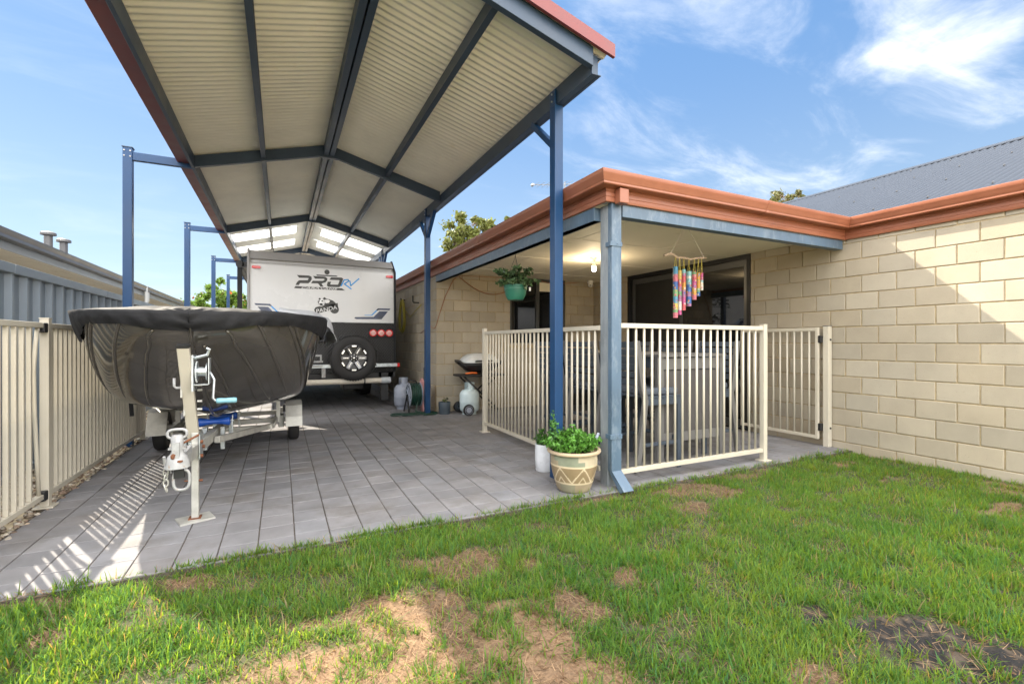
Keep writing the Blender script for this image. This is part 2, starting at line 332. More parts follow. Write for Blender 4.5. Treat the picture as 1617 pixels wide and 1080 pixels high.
def scatter(dens):
    x0, x1, y0, y1 = -2.0, 5.38, -1.1, 2.885; n = int(dens * (x1 - x0) * (y1 - y0)); return rng.uniform(x0, x1, n), rng.uniform(y0, y1, n)
S_, C_ = math.sin(R(26.19)), math.cos(R(26.19))
x, y = scatter(25000); dep = x * S_ + y * C_
w = patches(x, y); cl = fbm(x * 7, y * 7, 51); cl2 = fbm(x * 2.2, y * 2.2, 61)
pk = np.clip((cl - .27) * 3.6, .22, 1) * np.clip((2.6 / np.maximum(dep, 1.2)), .55, 1)
pk *= (1 - .93 * w[SAND]) * (1 - .88 * w[STRAW]) * (1 - .98 * w[CHAR])
tuft = (fbm(x * 11, y * 11, 91) > .58) & (w[SAND] > .2); pk = np.where(tuft, .5, pk)
tuft = (fbm(x * 13, y * 13, 95) > .70) & (w[CHAR] > .3); pk = np.where(tuft, .5, pk)
keep = (rng.random(len(x)) < pk * np.where(dep > 1.15, 1, .35)) & (dep > -.6); x, y, cl, cl2 = x[keep], y[keep], cl[keep], cl2[keep]; n = len(x)
ln = np.clip(rng.normal(.046, .017, n), .018, .11) * (.55 + .8 * cl2); wd = rng.uniform(.0032, .0068, n); ang = rng.uniform(0, 6.283, n)
lean = np.abs(rng.normal(.42, .38, n)); cur = np.abs(rng.normal(.65, .5, n))
g1 = np.array([.078, .195, .032]); g2 = np.array([.145, .25, .048]); g3 = np.array([.064, .18, .062]); mixr = np.clip(fbm(x * 3, y * 3, 41) * 1.5 - .12 + rng.normal(0, .22, n), 0, 1)[:, None]
cb = g1 * (1 - mixr) + g2 * mixr; bl = (rng.random(n) < .22)[:, None]; cb = np.where(bl, g3, cb); cb = cb * rng.uniform(.7, 1.25, n)[:, None]
dry = (rng.random(n) < .04 + .16 * np.clip((.5 - cl) * 4, 0, 1))[:, None]; cb = np.where(dry, np.array([.25, .215, .13]) * rng.uniform(.7, 1.2, n)[:, None], cb)
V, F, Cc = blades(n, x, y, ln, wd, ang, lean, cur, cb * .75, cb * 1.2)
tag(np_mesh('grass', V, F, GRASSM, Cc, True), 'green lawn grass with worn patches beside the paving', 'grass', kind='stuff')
x, y = scatter(14000); w = patches(x, y); dep = x * S_ + y * C_
pk = np.clip(.10 + .95 * w[STRAW] + .55 * w[SAND] + .03 * w[CHAR], 0, 1) * np.clip((2.4 / np.maximum(dep, 1.2)), .6, 1); keep = (rng.random(len(x)) < pk) & (dep > .2); x, y = x[keep], y[keep]; n = len(x)
cb = np.array([.29, .19, .105]) * rng.uniform(.55, 1.3, n)[:, None] * np.where((rng.random(n) < .3)[:, None], np.array([.55, .42, .36]), 1.)
V, F, Cc = blades(n, x, y, rng.uniform(.025, .075, n), rng.uniform(.002, .004, n), rng.uniform(0, 6.283, n), rng.uniform(1.15, 1.5, n), rng.uniform(-.2, .3, n), cb, cb, 2)
tag(np_mesh('dead_grass', V, F, DRYM, Cc, True), 'dry brown thatch lying over the worn lawn patches', 'dead grass', kind='stuff')

# ---- pebble strip along the fence
st = MB(); bm = bmesh.new(); bmesh.ops.create_icosphere(bm, subdivisions=1, radius=1); bm.verts.index_update()
bv = [v.co.copy() for v in bm.verts]; bf = [tuple(v.index for v in f.verts) for f in bm.faces]; bm.free(); rr = random.Random(5)
for i in range(3000):
    x = rr.uniform(-2.03, -1.42); y = 2.9 + 6.5 * rr.random() ** 1.3; s = rr.uniform(.009, .024); a = rr.uniform(0, 6.28); ca, sa = math.cos(a), math.sin(a); e = rr.uniform(.5, .9); z = -.018 + rr.uniform(0, .02)
    k = rr.uniform(.5, 1.2); c = (rr.choice([(.33, .26, .19), (.42, .36, .28), (.26, .18, .13), (.5, .44, .36)])); c = tuple(q * k for q in c)
    jit = [1 + rr.uniform(-.2, .2) for _ in bv]
    st.add([(x + s * (p.x * ca - p.y * sa * e) * j, y + s * (p.x * sa + p.y * ca * e) * j, z + s * p.z * .55 * j) for p, j in zip(bv, jit)], bf, c)
tag(st.build('gravel', STONEM, smooth=True), 'brown pebbles and leaf litter strip under the cream fence', 'gravel', kind='stuff')
MB().add([(-2.06, 2.85, -.022), (-1.44, 2.85, -.022), (-1.44, 21, -.022), (-2.06, 21, -.022)], [(0, 1, 2, 3)]).build('garden_bed', GROUND)['kind'] = 'structure'
# ------------------------------------------------------------------ house
BL, BH, BZ = .307, .1759, .070
def block_wall(name, o, ax, nrm, s0, s1, ztop, phase, parent, holes=(), back=.1):
    b = MB(); mt = MB(); o = Vector(o); ax = Vector(ax); nrm = Vector(nrm); rr = random.Random(int(phase * 1000) + len(holes)); P = lambda s, z, d: o + ax * s + Vector((0, 0, z)) + nrm * d
    flip = ax.cross(Vector((0, 0, 1))).dot(nrm) < 0
    def quad(m, ps, c=None): m.add(ps, [(3, 2, 1, 0) if flip else (0, 1, 2, 3)], c)
    j = -1
    while BZ + j * BH < ztop:
        za, zb = BZ + j * BH + .005, min(BZ + (j + 1) * BH - .005, ztop); ph = phase + (BL / 2 if (j % 2) == 0 else 0)
        k = math.floor((s0 - ph) / BL)
        while ph + k * BL < s1:
            a, c = max(ph + k * BL + .005, s0), min(ph + (k + 1) * BL - .005, s1); k += 1
            zc = (za + zb) / 2; segs = [(a, c)]
            for h0, h1, h2, h3 in holes:
                if h2 < zc < h3:
                    ns = []
                    for u, v in segs:
                        if u < h0: ns.append((u, min(v, h0)))
                        if v > h1: ns.append((max(u, h1), v))
                    segs = ns
            for u, v in segs:
                if v - u < .02 or zb - za < .02: continue
                d = rr.gauss(0, .0012); e = .0045; t = [rr.gauss(0, .0014) for _ in range(8)]
                r0 = [P(u, za, -.016), P(v, za, -.016), P(v, zb, -.016), P(u, zb, -.016)]
                r1 = [P(u + t[0], za + t[1], d - .0035), P(v + t[2], za + t[3], d - .0035), P(v + t[4], zb + t[5], d - .0035), P(u + t[6], zb + t[7], d - .0035)]
                r2 = [P(u + e, za + e, d), P(v - e, za + e, d), P(v - e, zb - e, d), P(u + e, zb - e, d)]
                g = 1 + rr.gauss(0, .05); w = rr.gauss(0, .012); fs = [(8, 9, 10, 11)] + [(4 + q, 4 + (q + 1) % 4, 8 + (q + 1) % 4, 8 + q) for q in range(4)] + [(q, (q + 1) % 4, 4 + (q + 1) % 4, 4 + q) for q in range(4)]
                if flip: fs = [f[::-1] for f in fs]
                b.add(r0 + r1 + r2, fs, (g + w, g, g - w * 1.6))
        j += 1
    z0 = -.08; cuts = sorted({s0, s1, *[h for q in holes for h in q[:2]]})
    for a, c in zip(cuts[:-1], cuts[1:]):
        spans = [(z0, ztop)]
        for h0, h1, h2, h3 in holes:
            if h0 <= (a + c) / 2 <= h1: spans = [s for s in ((z0, h2), (h3, ztop)) if s[1] - s[0] > .01]
        for za, zb in spans:
            p = [P(a, za, -.009), P(c, za, -.009), P(c, zb, -.009), P(a, zb, -.009), P(a, za, -back), P(c, za, -back), P(c, zb, -back), P(a, zb, -back)]
            fs = [(0, 1, 2, 3), (7, 6, 5, 4), (0, 4, 5, 1), (1, 5, 6, 2), (2, 6, 7, 3), (3, 7, 4, 0)]
            mt.add(p, [f[::-1] for f in fs] if flip else fs)
    w = b.build(name, BLOCK, parent); mt.build('mortar', MORTAR, w); return w
house = root('brick_house', (2.27, 7.4, 0), 'cream block house with terracotta gutters, grey corrugated roof and a covered patio', 'house')
block_wall('block_wall', (5.4, 0, 0), (0, 1, 0), (-1, 0, 0), -3.5, 7.41, 2.30, 2.001 - .1535, house, [(4.05, 6.43, -.05, 2.29)])
block_wall('block_wall', (0, 7.4, 0), (1, 0, 0), (0, -1, 0), 2.2705, 5.388, 2.28, .10, house, [(3.60, 4.75, 1.08, 2.30)])
block_wall('block_wall', (2.27, 0, 0), (0, 1, 0), (-1, 0, 0), 7.4085, 20.2, 2.30, .06, house)
# window in the back wall of the patio
w = MB()
for a in ((3.60, 3.64, 1.09, 2.27), (4.71, 4.75, 1.09, 2.27), (4.145, 4.205, 1.13, 2.23), (3.64, 4.71, 2.23, 2.27), (3.64, 4.71, 1.09, 1.13)): w.box(a[0], a[1], 7.42, 7.48, a[2], a[3])
win = w.build('window', CHARFRAME, house, bevel=.003)
MB().box(3.64, 4.71, 7.455, 7.462, 1.13, 2.23).build('pane', GLASS, win)
MB().box(4.21, 4.70, 7.440, 7.446, 2.06, 2.225).build('blind', CEIL, win)
MB().box(3.585, 4.765, 7.375, 7.45, 1.035, 1.078).build('sill', MORTAR, win, bevel=.004)
# sliding door in the right hand wall
d = MB()
d.box(5.395, 5.50, 4.05, 6.43, 2.215, 2.285); d.box(5.395, 5.50, 4.05, 4.105, .02, 2.215); d.box(5.395, 5.50, 6.375, 6.43, .02, 2.215); d.box(5.395, 5.50, 4.05, 6.43, -.01, .02)
door = d.build('sliding_door', BLACKAL, house, bevel=.003)
f = MB()
for y0, y1, x0 in ((4.11, 5.28, 5.43), (5.22, 6.37, 5.46)):
    for a in ((y0, y0 + .06, .03, 2.21), (y1 - .06, y1, .03, 2.21), (y0 + .06, y1 - .06, .03, .12), (y0 + .06, y1 - .06, 2.13, 2.21)): f.box(x0, x0 + .028, a[0], a[1], a[2], a[3])
f.build('sash', CHARFRAME, door, bevel=.002)
MB().box(5.441, 5.447, 4.17, 5.22, .12, 2.13).build('pane', GLASS, door)
MB().box(5.471, 5.477, 5.28, 6.31, .12, 2.13).build('insect_screen', SCREEN, door)
MB().box(5.40, 5.43, 5.20, 5.235, .95, 1.12).build('handle', BLACKAL, door, bevel=.004)
# fascia + gutter swept round the eaves
def sweep(path, prof, mb=None, side=1):
    m = mb or MB(); n = len(path); P = [Vector((*p, 0)) for p in path]; offs = []
    dirs = [(P[i + 1] - P[i]).normalized() for i in range(n - 1)]; nr = [Vector((d.y, -d.x, 0)) * side for d in dirs]
    for i in range(n):
        a = nr[max(i - 1, 0)]; b = nr[min(i, n - 2)]; s = a + b; offs.append(s / (s.dot(a)) if s.length > 1e-6 else a)
    k = len(prof); vs = [P[i] + offs[i] * u + Vector((0, 0, z)) for i in range(n) for u, z in prof]
    fs = [(i * k + j, i * k + (j + 1) % k, (i + 1) * k + (j + 1) % k, (i + 1) * k + j) for i in range(n - 1) for j in range(k)]
    fs += [tuple(range(k - 1, -1, -1)), tuple((n - 1) * k + j for j in range(k))]; return m.add(vs, fs)
EAVE = [(2.24, 20.3), (2.24, 2.915), (5.378, 2.915), (5.378, -3.6)]
FP = [(-.02, 2.222), (0, 2.222), (.004, 2.228), (.004, 2.252), (0, 2.256), (0, 2.262), (.004, 2.266), (.004, 2.290), (0, 2.294), (0, 2.300), (.004, 2.304), (.004, 2.335), (0, 2.42), (-.02, 2.42)]
GP = [(.005, 2.324), (.082, 2.324), (.088, 2.330), (.088, 2.344), (.094, 2.352), (.100, 2.372), (.112, 2.392), (.116, 2.402), (.116, 2.424), (.110, 2.428), (.104, 2.424), (.104, 2.404), (.086, 2.350), (.078, 2.334), (.009, 2.334), (.005, 2.42)]
sweep(EAVE, FP).build('fascia', TERRA, house, auto=35)
sweep(EAVE, GP).build('gutter', TERRA, house, auto=35)
JP = [(u + .003 if u > .05 else u, z - .003 if z < 2.34 else z + .002) for u, z in GP]
for pa in ([(2.24, 5.34), (2.24, 5.30)], [(3.98, 2.915), (4.02, 2.915)], [(5.378, 1.22), (5.378, 1.18)], [(2.24, 11.2), (2.24, 11.16)]): sweep(pa, JP).build('gutter_joint', TERRA, house, auto=35)
# patio beams, ceiling, cover strips
b = MB(); b.box(2.255, 2.325, 3.09, 7.395, 2.112, 2.219); b.box(2.255, 2.335, 3.09, 7.395, 2.112, 2.118)
b.build('patio_beam', STEELBLUE, house, bevel=.003)
b = MB(); b.box(2.415, 5.375, 2.935, 3.02, 2.125, 2.219); b.build('patio_beam', STEELBLUE, house, bevel=.003)
b = MB(); b.box(2.26, 5.395, 2.925, 7.395, 2.275, 2.30); ceil = b.build('patio_ceiling', CEIL, house)
b = MB()
for yy in (3.13, 4.33, 5.53, 6.73): b.box(2.34, 5.39, yy - .0045, yy + .0045, 2.2715, 2.2748)
for xx, a, c in ((4.157, 3.14, 4.325), (3.55, 4.34, 5.525), (4.157, 5.54, 6.725), (2.95, 3.14, 4.325), (3.0, 5.54, 6.725)): b.box(xx - .003, xx + .003, a, c, 2.272, 2.2748)
b.build('cover_strip', SOFFIT, ceil)
MB().add([(2.25, 2.93, 2.31), (5.38, 2.93, 2.31), (5.38, 7.5, 2.46), (2.25, 7.5, 2.46), (2.25, 2.93, 2.34), (5.38, 2.93, 2.34), (5.38, 7.5, 2.49), (2.25, 7.5, 2.49)], [(0, 3, 2, 1), (4, 5, 6, 7), (0, 1, 5, 4), (1, 2, 6, 5), (2, 3, 7, 6), (3, 0, 4, 7)]).build('patio_roof', GREYROOF, house)
post = MB().box(2.308, 2.402, 2.985, 3.08, -.03, 2.222).build('patio_post', POSTGALV, house, bevel=.004)
MB().box(2.262, 2.3, 2.95, 3.0, 2.223, 2.335).build('flashing', WHITEMETAL, post)
dp = MB().box(2.306, 2.402, 2.93, 2.982, .13, 2.235).build('downpipe', STEELBLUE, house, bevel=.006)
sh = MB(); sh.add([(2.308, 2.932, .135), (2.400, 2.932, .135), (2.400, 2.98, .135), (2.308, 2.98, .135), (2.318, 2.80, .008), (2.412, 2.80, .008), (2.408, 2.845, -.012), (2.314, 2.845, -.012)], [(0, 1, 5, 4), (1, 2, 6, 5), (2, 3, 7, 6), (3, 0, 4, 7), (0, 3, 2, 1)]); sh.build('downpipe_shoe', STEELBLUE, dp)
for z in (.40, 1.905): 
    m = MB(); m.box(2.288, 2.404, 2.924, 2.929, z - .018, z + .018); m.box(2.298, 2.305, 2.929, 3.0, z - .018, z + .018); m.tube([(2.354, 2.925, z), (2.354, 2.918, z)], .005); m.build('bracket', STEELBLUE, dp, bevel=.001)
MB().box(2.318, 2.405, 2.845, 2.912, 2.205, 2.318).build('rain_head', TERRA, dp, bevel=.006)
# corrugated roofs
def corr(p0, ur, vr, lu, lv, pitch=.0762, amp=.008, n=6, lap=0, mb=None):     # ribs run along v; waves along u
    m = mb or MB(); p0, ur, vr = Vector(p0), Vector(ur).normalized(), Vector(vr).normalized(); nn = ur.cross(vr).normalized(); k = int(lu / pitch * n) + 1; vs = []
    for i in range(k + 1):
        u = min(i * pitch / n, lu); h = amp * math.cos(2 * math.pi * u / pitch) + (.003 * ((u % lap) / lap) if lap else 0)
        for v in (0, lv): vs.append(p0 + ur * u + vr * v + nn * h)
    m.add(vs, [(2 * i, 2 * i + 2, 2 * i + 3, 2 * i + 1) for i in range(k)]); return m
T = .404; hl = math.hypot(1, T); lv = 3.47 * hl
rf = corr((5.33, -4, 2.43), (0, 1, 0), (1, 0, T), 14.5, lv, lap=.762, amp=.0150)
rf = MB().add(rf.v, [f[::-1] for f in rf.f])
rf.add([(8.8, -4, 3.83), (8.8, 10.5, 3.83), (12.4, 10.5, 2.4), (12.4, -4, 2.4)], [(0, 1, 2, 3)])
roof = rf.build('roof', GREYROOF, house, smooth=True)
MB().add([(8.62, -4, 3.785), (8.8, -4, 3.862), (8.98, -4, 3.785), (8.62, 10.5, 3.785), (8.8, 10.5, 3.862), (8.98, 10.5, 3.785), (8.62, -4, 3.772), (8.62, 10.5, 3.772)], [(0, 1, 4, 3), (1, 2, 5, 4), (6, 0, 3, 7)]).build('ridge_cap', GREYROOF, roof)
s0 = None
for v in (.22, 1.25, 2.25, 3.3):
    for k in range(0, 118, 6):
        yy = (k + (3 if v > 1 and v < 2 else 0)) * .0762 - .02; q = Vector((5.33 + v / hl, yy, 2.43 + v / hl * T + .004))
        if s0 is None: s0 = MB().lathe([(.008, 0), (.008, .012), (.004, .016)], q, 6).build('roof_screw', DARKGREY, roof); q0 = q
        else: same(s0, roof, *(q - q0))
MB().add([(2.2, 7.45, 2.425), (5.6, 7.45, 3.70), (5.6, 20.4, 3.70), (2.2, 20.4, 2.425), (9.5, 7.45, 2.4), (9.5, 20.4, 2.4)], [(0, 1, 2, 3), (1, 4, 5, 2)]).build('roof', GREYROOF, house)
MB().box(5.52, 9.5, 7.5, 20.0, 0, 2.3).build('inner_wall', MORTAR, house)

# ------------------------------------------------------------------ carport
cp = root('carport', (.56, 2.85, 0), 'tall gabled carport in navy steel with cream corrugated roof over the boat and caravan', 'carport')
TC = math.tan(R(15)); RX, RZ = .56, 3.715; EL, ER = -.99, 2.185
def zr(x): return RZ - abs(x - RX) * TC
bays = [2.85, 6.55, 10.2, 13.85, 17.5]
def sheet(x0, x1, y0, y1, mb):
    a, b = Vector((x0, y0, zr(x0))), Vector((x1, y0, zr(x1))); return corr(a, (0, 1, 0), b - a, y1 - y0, (b - a).length, amp=.008, n=6, mb=mb)
for xa, xe, xs in ((RX, EL, .30), (RX, ER, .82)):
    m = MB()
    for y0, y1, xq in ((2.80, 11.12, RX), (11.12, 11.88, xs), (11.88, 12.54, RX), (12.54, 13.30, xs), (13.30, 17.6, RX)):
        if xq == RX: sheet(RX, xe, y0, y1, m)
        else: sheet(RX, xq, y0, y1, m)
    m.build('roof_sheet', CREAMSHEET, cp, smooth=True)
    for y0, y1 in ((11.12, 11.88), (12.54, 13.30)): sheet(xs, xe, y0, y1, MB()).build('skylight', TRANSL, cp, smooth=True)
# ridge cap and barge cappings
MB().add([(RX - .16, 2.79, zr(RX - .16) + .012), (RX, 2.79, RZ + .02), (RX + .16, 2.79, zr(RX + .16) + .012), (RX - .16, 17.6, zr(RX - .16) + .012), (RX, 17.6, RZ + .02), (RX + .16, 17.6, zr(RX + .16) + .012)], [(0, 1, 4, 3), (1, 2, 5, 4)]).build('ridge_cap', GUTRED, cp)
for xe in (EL - .03, ER + .03):
    m = MB(); y0, y1 = 2.775, 2.80; n = Vector((0, 0, 1))
    a0, a1 = zr(RX) - .03, zr(xe) - .03; b0, b1 = a0 + .095, a1 + .095
    vs = [(RX, y0, a0), (xe, y0, a1), (xe, y0, b1), (RX, y0, b0), (RX, y1, a0), (xe, y1, a1), (xe, y1, b1), (RX, y1, b0)]
    m.add(vs, [(0, 1, 2, 3), (7, 6, 5, 4), (0, 4, 5, 1), (1, 5, 6, 2), (2, 6, 7, 3), (3, 7, 4, 0)])
    vs = [(RX, y1, b0 - .004), (xe, y1, b1 - .004), (xe, y1 + .07, b1 - .004), (RX, y1 + .07, b0 - .004), (RX, y1, b0), (xe, y1, b1), (xe, y1 + .07, b1), (RX, y1 + .07, b0)]
    m.add(vs, [(0, 1, 2, 3), (7, 6, 5, 4), (0, 4, 5, 1), (1, 5, 6, 2), (2, 6, 7, 3), (3, 7, 4, 0)]); m.build('barge_capping', GUTRED, cp)
# rafters
def rafter(y, w, mat):
    m = MB(); d = .15
    pts = [(-.93, zr(-.93) - .012), (RX, RZ - .012), (2.055, zr(2.055) - .012), (2.055, zr(2.055) - d), (RX + .12, zr(RX + .12) - d), (RX, RZ - d - .035), (RX - .12, zr(RX - .12) - d), (-.93, zr(-.93) - d)]
    m.prism(pts, y - w / 2, y + w / 2); return m.build('rafter', mat, cp, bevel=.003)
for y in bays: rafter(y, .05, DNAVY)
# purlins: left, ridge pair, right
for x, w in ((-.197, .05), (1.305, .05), (RX - .035, .055), (RX + .035, .055)):
    zt = zr(x) - .01; zb = zt - (.105 if w == .05 else .135)
    m = MB(); m.box(x - w / 2, x - w / 2 + .006, 2.88, 17.4, zb, zt); m.box(x - w / 2 + .006, x + w / 2, 2.88, 17.4, zb, zb + .006); m.box(x + w / 2 - .006, x + w / 2, 2.88, 17.4, zb + .006, zb + .02); m.box(x - w / 2 + .006, x + w / 2, 2.88, 17.4, zt - .006, zt); m.build('purlin', DNAVY, cp)
m = MB(); m.box(-.935, -.905, 2.85, 17.5, zr(-.93) - .16, zr(-.93) - .012); m.build('eave_beam', DNAVY, cp, bevel=.003)
m = MB(); m.box(2.06, 2.115, 2.85, 17.5, 3.12, 3.262); m.box(2.116, 2.145, 2.85, 17.5, 3.12, 3.128); m.box(2.116, 2.145, 2.85, 17.5, 3.248, 3.254); m.build('eave_beam', DNAVY, cp, bevel=.003)
gp = [(0, 3.20), (.115, 3.20), (.12, 3.206), (.12, 3.325), (.112, 3.335), (.106, 3.325), (.106, 3.214), (.012, 3.214), (.012, 3.31), (0, 3.31)]
sweep([(-.95, 17.6), (-.95, 2.79)], gp).build('gutter', GUTRED, cp, auto=35)
# posts
def sq(x0, x1, y0, y1, z0, z1): return MB().box(x0, x1, y0, y1, z0, z1)
for y in (3.34, 7.23, 10.85, 14.6):
    m = sq(2.04, 2.12, y, y + .085, -.02, 3.116); m.box(2.04, 2.0555, y, y + .085, 3.116, 3.245); p = m.build('post', NAVY, cp, bevel=.004)
    for z in (3.15, 3.21): MB().tube([(2.04, y + .042, z), (2.03, y + .042, z)], .008, 6).build('bolt', GALV, p)
    for s in (1, -1):
        if y == 3.34 and s == -1: continue
        ya = y + (.085 if s > 0 else 0); MB().bar((2.08, ya - s * .005, 2.80), (2.08, ya + s * .36, 3.13), .05, .05, (1, 0, 0)).build('knee_brace', NAVY, p, bevel=.003)
for y in bays:
    m = sq(-1.565, -1.48, y - .04, y + .04, -.02, 3.285); p = m.build('post', NAVY, cp, bevel=.004)
    MB().box(-1.572, -1.473, y - .047, y + .047, 3.286, 3.294).build('post_cap', DNAVY, p)
    MB().box(-1.479, -.905, y - .03, y + .028, 3.155, 3.245).build('outrigger', NAVY, p, bevel=.003)
    for xx in (-1.55, -1.495):
        for z in (3.19, 3.25): MB().tube([(xx, y - .04, z), (xx, y - .046, z)], .009, 6).build('bolt', WHITEMETAL, p)

# ------------------------------------------------------------------ neighbour's house
nb = root('neighbour_house', (-3.2, 6, 0), 'low cream house beyond the steel fence with dark gutter and wide pale eaves', 'house')
MB().box(-3.3, -3.2, -3, 24, 0, 2.25).build('wall', NWALL, nb)
MB().box(-3.2, -2.70, -3, 24, 2.22, 2.236).build('eaves_soffit', SOFFIT, nb)
m = MB(); m.box(-2.698, -2.678, -3, 24, 2.21, 2.31); m.build('fascia', PALEFASC, nb, bevel=.004)
sweep([(-2.676, -3), (-2.676, 24)], [(0, 2.30), (.10, 2.30), (.106, 2.31), (.10, 2.345), (.12, 2.385), (.12, 2.41), (.11, 2.41), (.10, 2.37), (.0, 2.335)]).build('gutter', DARKGREY, nb, auto=35)
nr_ = MB(); nr_.add([(-2.62, -3, 2.425), (-2.62, 24, 2.425), (-7.0, 24, 4.1), (-7.0, -3, 4.1)], [(0, 1, 2, 3)]); nr_.box(-2.70, -2.60, -3, 24, 2.412, 2.424); nr_.build('roof', DARKGREY, nb)
for y, zt in ((10.15, 2.92), (10.75, 2.92)):
    m = MB(); m.lathe([(.055, 2.3), (.055, zt - .05)], (-3.2, y, 0), 20); m.lathe([(.07, zt - .055), (.10, zt - .05), (.10, zt - .015), (.08, zt), (.0, zt + .003)], (-3.2, y, 0), 20); m.build('roof_vent', DARKGREY, nb, auto=40)
m = MB(); m.tube([(-2.62, 13.6, 2.30), (-2.62, 13.6, 2.1), (-2.75, 13.6, 1.96), (-3.15, 13.6, 1.82), (-3.15, 13.6, 0)], .045, 10); m.tube([(-2.58, 13.3, 1.85), (-2.58, 13.3, 2.42)], .035, 10); m.build('downpipe', LIDGREY, nb, auto=40)
nb.location.x -= .19
MB().bar((-2.62, 7.6, 1.86), (-2.62, 15.5, 1.92), .06, .09).build('verandah_beam', SOFFIT, nb)

# ------------------------------------------------------------------ steel boundary fence
sf = root('steel_fence', (-2.06, 8, 0), 'tall blue grey steel sheet boundary fence with capping along the left side', 'fence')
vs = []; yy = -4.0; n = 0
while yy < 21:
    vs += [(-2.045, yy), (-2.045, yy + .03), (-2.085, yy + .062), (-2.085, yy + .225)] if True else []; yy += .255
m = MB(); k = len(vs); m.add([(x, y, -.05) for x, y in vs] + [(x, y, 1.765) for x, y in vs], [(i + 1, i, i + k, i + 1 + k) for i in range(k - 1)]); m.build('sheeting', COLORB, sf)
m = MB(); y = -4.0
while y < 21: m.box(-2.095, -2.03, y, y + 2.36, 1.72, 1.802); y += 2.365
m.build('capping', COLORB, sf, bevel=.006)
m = MB(); m.box(-2.10, -2.028, -4, 21, -.02, .03); m.build('bottom_rail', COLORB, sf)

# ------------------------------------------------------------------ cream tubular fences
def barset(kind_pts, z0, z1, parent, r=.0100, sq=0):
    first = None
    for x, y in kind_pts:
        if first is None: first = (MB().box(x - sq, x + sq, y - sq, y + sq, z0, z1).build('bar', FENCE, parent, bevel=.003) if sq else MB().tube([(x, y, z0), (x, y, z1)], r, 8).build('bar', FENCE, parent, smooth=True)); fx, fy = x, y
        else: same(first, parent, x - fx, y - fy)
def fpost(x, y, h, parent, plate=True, s=.025, name='post'):
    p = MB().box(x - s, x + s, y - s, y + s, 0, h).build(name, FENCE, parent, bevel=.004)
    MB().box(x - s - .002, x + s + .002, y - s - .002, y + s + .002, h, h + .006).build('cap', FENCE, p)
    if plate: MB().box(x - .055, x + .055, y - .05, y + .05, 0, .012).build('base_plate', FENCE, p, bevel=.002)
    return p
pf = root('pool_fence', (-1.46, 5.6, 0), 'cream tubular pool fence panel running behind the boat beside the pebble strip', 'fence')
p = fpost(-1.46, 4.33, 1.30, pf); fpost(-1.46, 6.86, 1.30, pf)
MB().box(-1.478, -1.442, 4.356, 6.834, 1.235, 1.27).build('rail', FENCE, pf, bevel=.003); MB().box(-1.478, -1.442, 4.356, 6.834, .075, .11).build('rail', FENCE, pf, bevel=.003)
barset([(-1.46, 4.407 + .0848 * k) for k in range(29)], .11, 1.236, pf, 0, .0125)
gt = root('pool_gate', (-1.46, 3.7, 0), 'cream tubular pool gate with one bent bar, hinged left of the boat', 'gate')
MB().box(-1.478, -1.442, 3.12, 4.255, 1.235, 1.27).build('rail', FENCE, gt, bevel=.003); MB().box(-1.478, -1.442, 3.12, 4.255, .075, .11).build('rail', FENCE, gt, bevel=.003)
barset([(-1.46, 4.092 - .0945 * k) for k in range(10)], .11, 1.236, gt, 0, .0125)
MB().tube([(-1.46, 4.225, .11), (-1.46, 4.20, .35), (-1.46, 4.165, .7), (-1.46, 4.155, .95), (-1.46, 4.18, 1.12), (-1.46, 4.21, 1.237)], .0125, 8).build('bar', FENCE, gt, smooth=True)['label'] = 'bowed bar beside the hinge'
for z in (1.235, .09): MB().box(-1.484, -1.436, 4.245, 4.305, z - .03, z + .035).build('hinge', BLACK, gt, bevel=.006)

ps = root('patio_fence', (2.315, 4.3, 0), 'cream tubular fence panel on the left side of the patio behind the navy post', 'fence', 'cream fence panels round the patio')
fpost(2.315, 5.49, 1.305, ps)
MB().box(2.298, 2.332, 3.085, 5.464, 1.235, 1.272).build('rail', FENCE, ps, bevel=.003); MB().box(2.298, 2.332, 3.085, 5.464, .10, .135).build('rail', FENCE, ps, bevel=.003)
barset([(2.315, 5.40 - .0862 * k) for k in range(27)], .135, 1.236, ps)
pfr = root('patio_fence', (3.3, 2.99, 0), 'cream tubular fence panel across the front of the patio', 'fence', 'cream fence panels round the patio')
fpost(4.165, 2.985, 1.304, pfr)
MB().box(2.405, 4.139, 2.968, 3.004, 1.252, 1.29).build('rail', FENCE, pfr, bevel=.003); MB().box(2.405, 4.139, 2.968, 3.004, .085, .122).build('rail', FENCE, pfr, bevel=.003)
barset([(2.509 + .0855 * k, 2.986) for k in range(19)], .122, 1.253, pfr)
pg = root('patio_gate', (5.3, 3.6, 0), 'cream tubular patio gate swung open flat against the block wall', 'gate')
for y in (3.155, 4.09): MB().box(5.285, 5.315, y - .016, y + .016, .075, 1.30).build('stile', FENCE, pg, bevel=.003)
MB().box(5.287, 5.313, 3.171, 4.074, 1.262, 1.298).build('rail', FENCE, pg, bevel=.003); MB().box(5.287, 5.313, 3.171, 4.074, .078, .112).build('rail', FENCE, pg, bevel=.003)
barset([(5.3, 3.243 + .0853 * k) for k in range(10)], .112, 1.263, pg)
for z in (1.17, .21): MB().box(5.285, 5.33, 3.108, 3.145, z - .04, z + .04).build('hinge', BLACK, pg, bevel=.006)
gpz = root('gate_post', (5.33, 3.085, 0), 'cream square gate post bolted to the block wall beside the open gate', 'post')
MB().box(5.315, 5.376, 3.045, 3.105, 0, 1.31).build('post', FENCE, gpz, bevel=.004); MB().box(5.313, 5.376, 3.043, 3.107, 1.31, 1.317).build('cap', DARKGREY, gpz)
for z in (1.165, .205): MB().lathe([(.0, 3.035), (.010, 3.036), (.012, 3.044)], (5.345, 0, z), 12, 'y').build('bolt', BLACK, gpz, smooth=True)
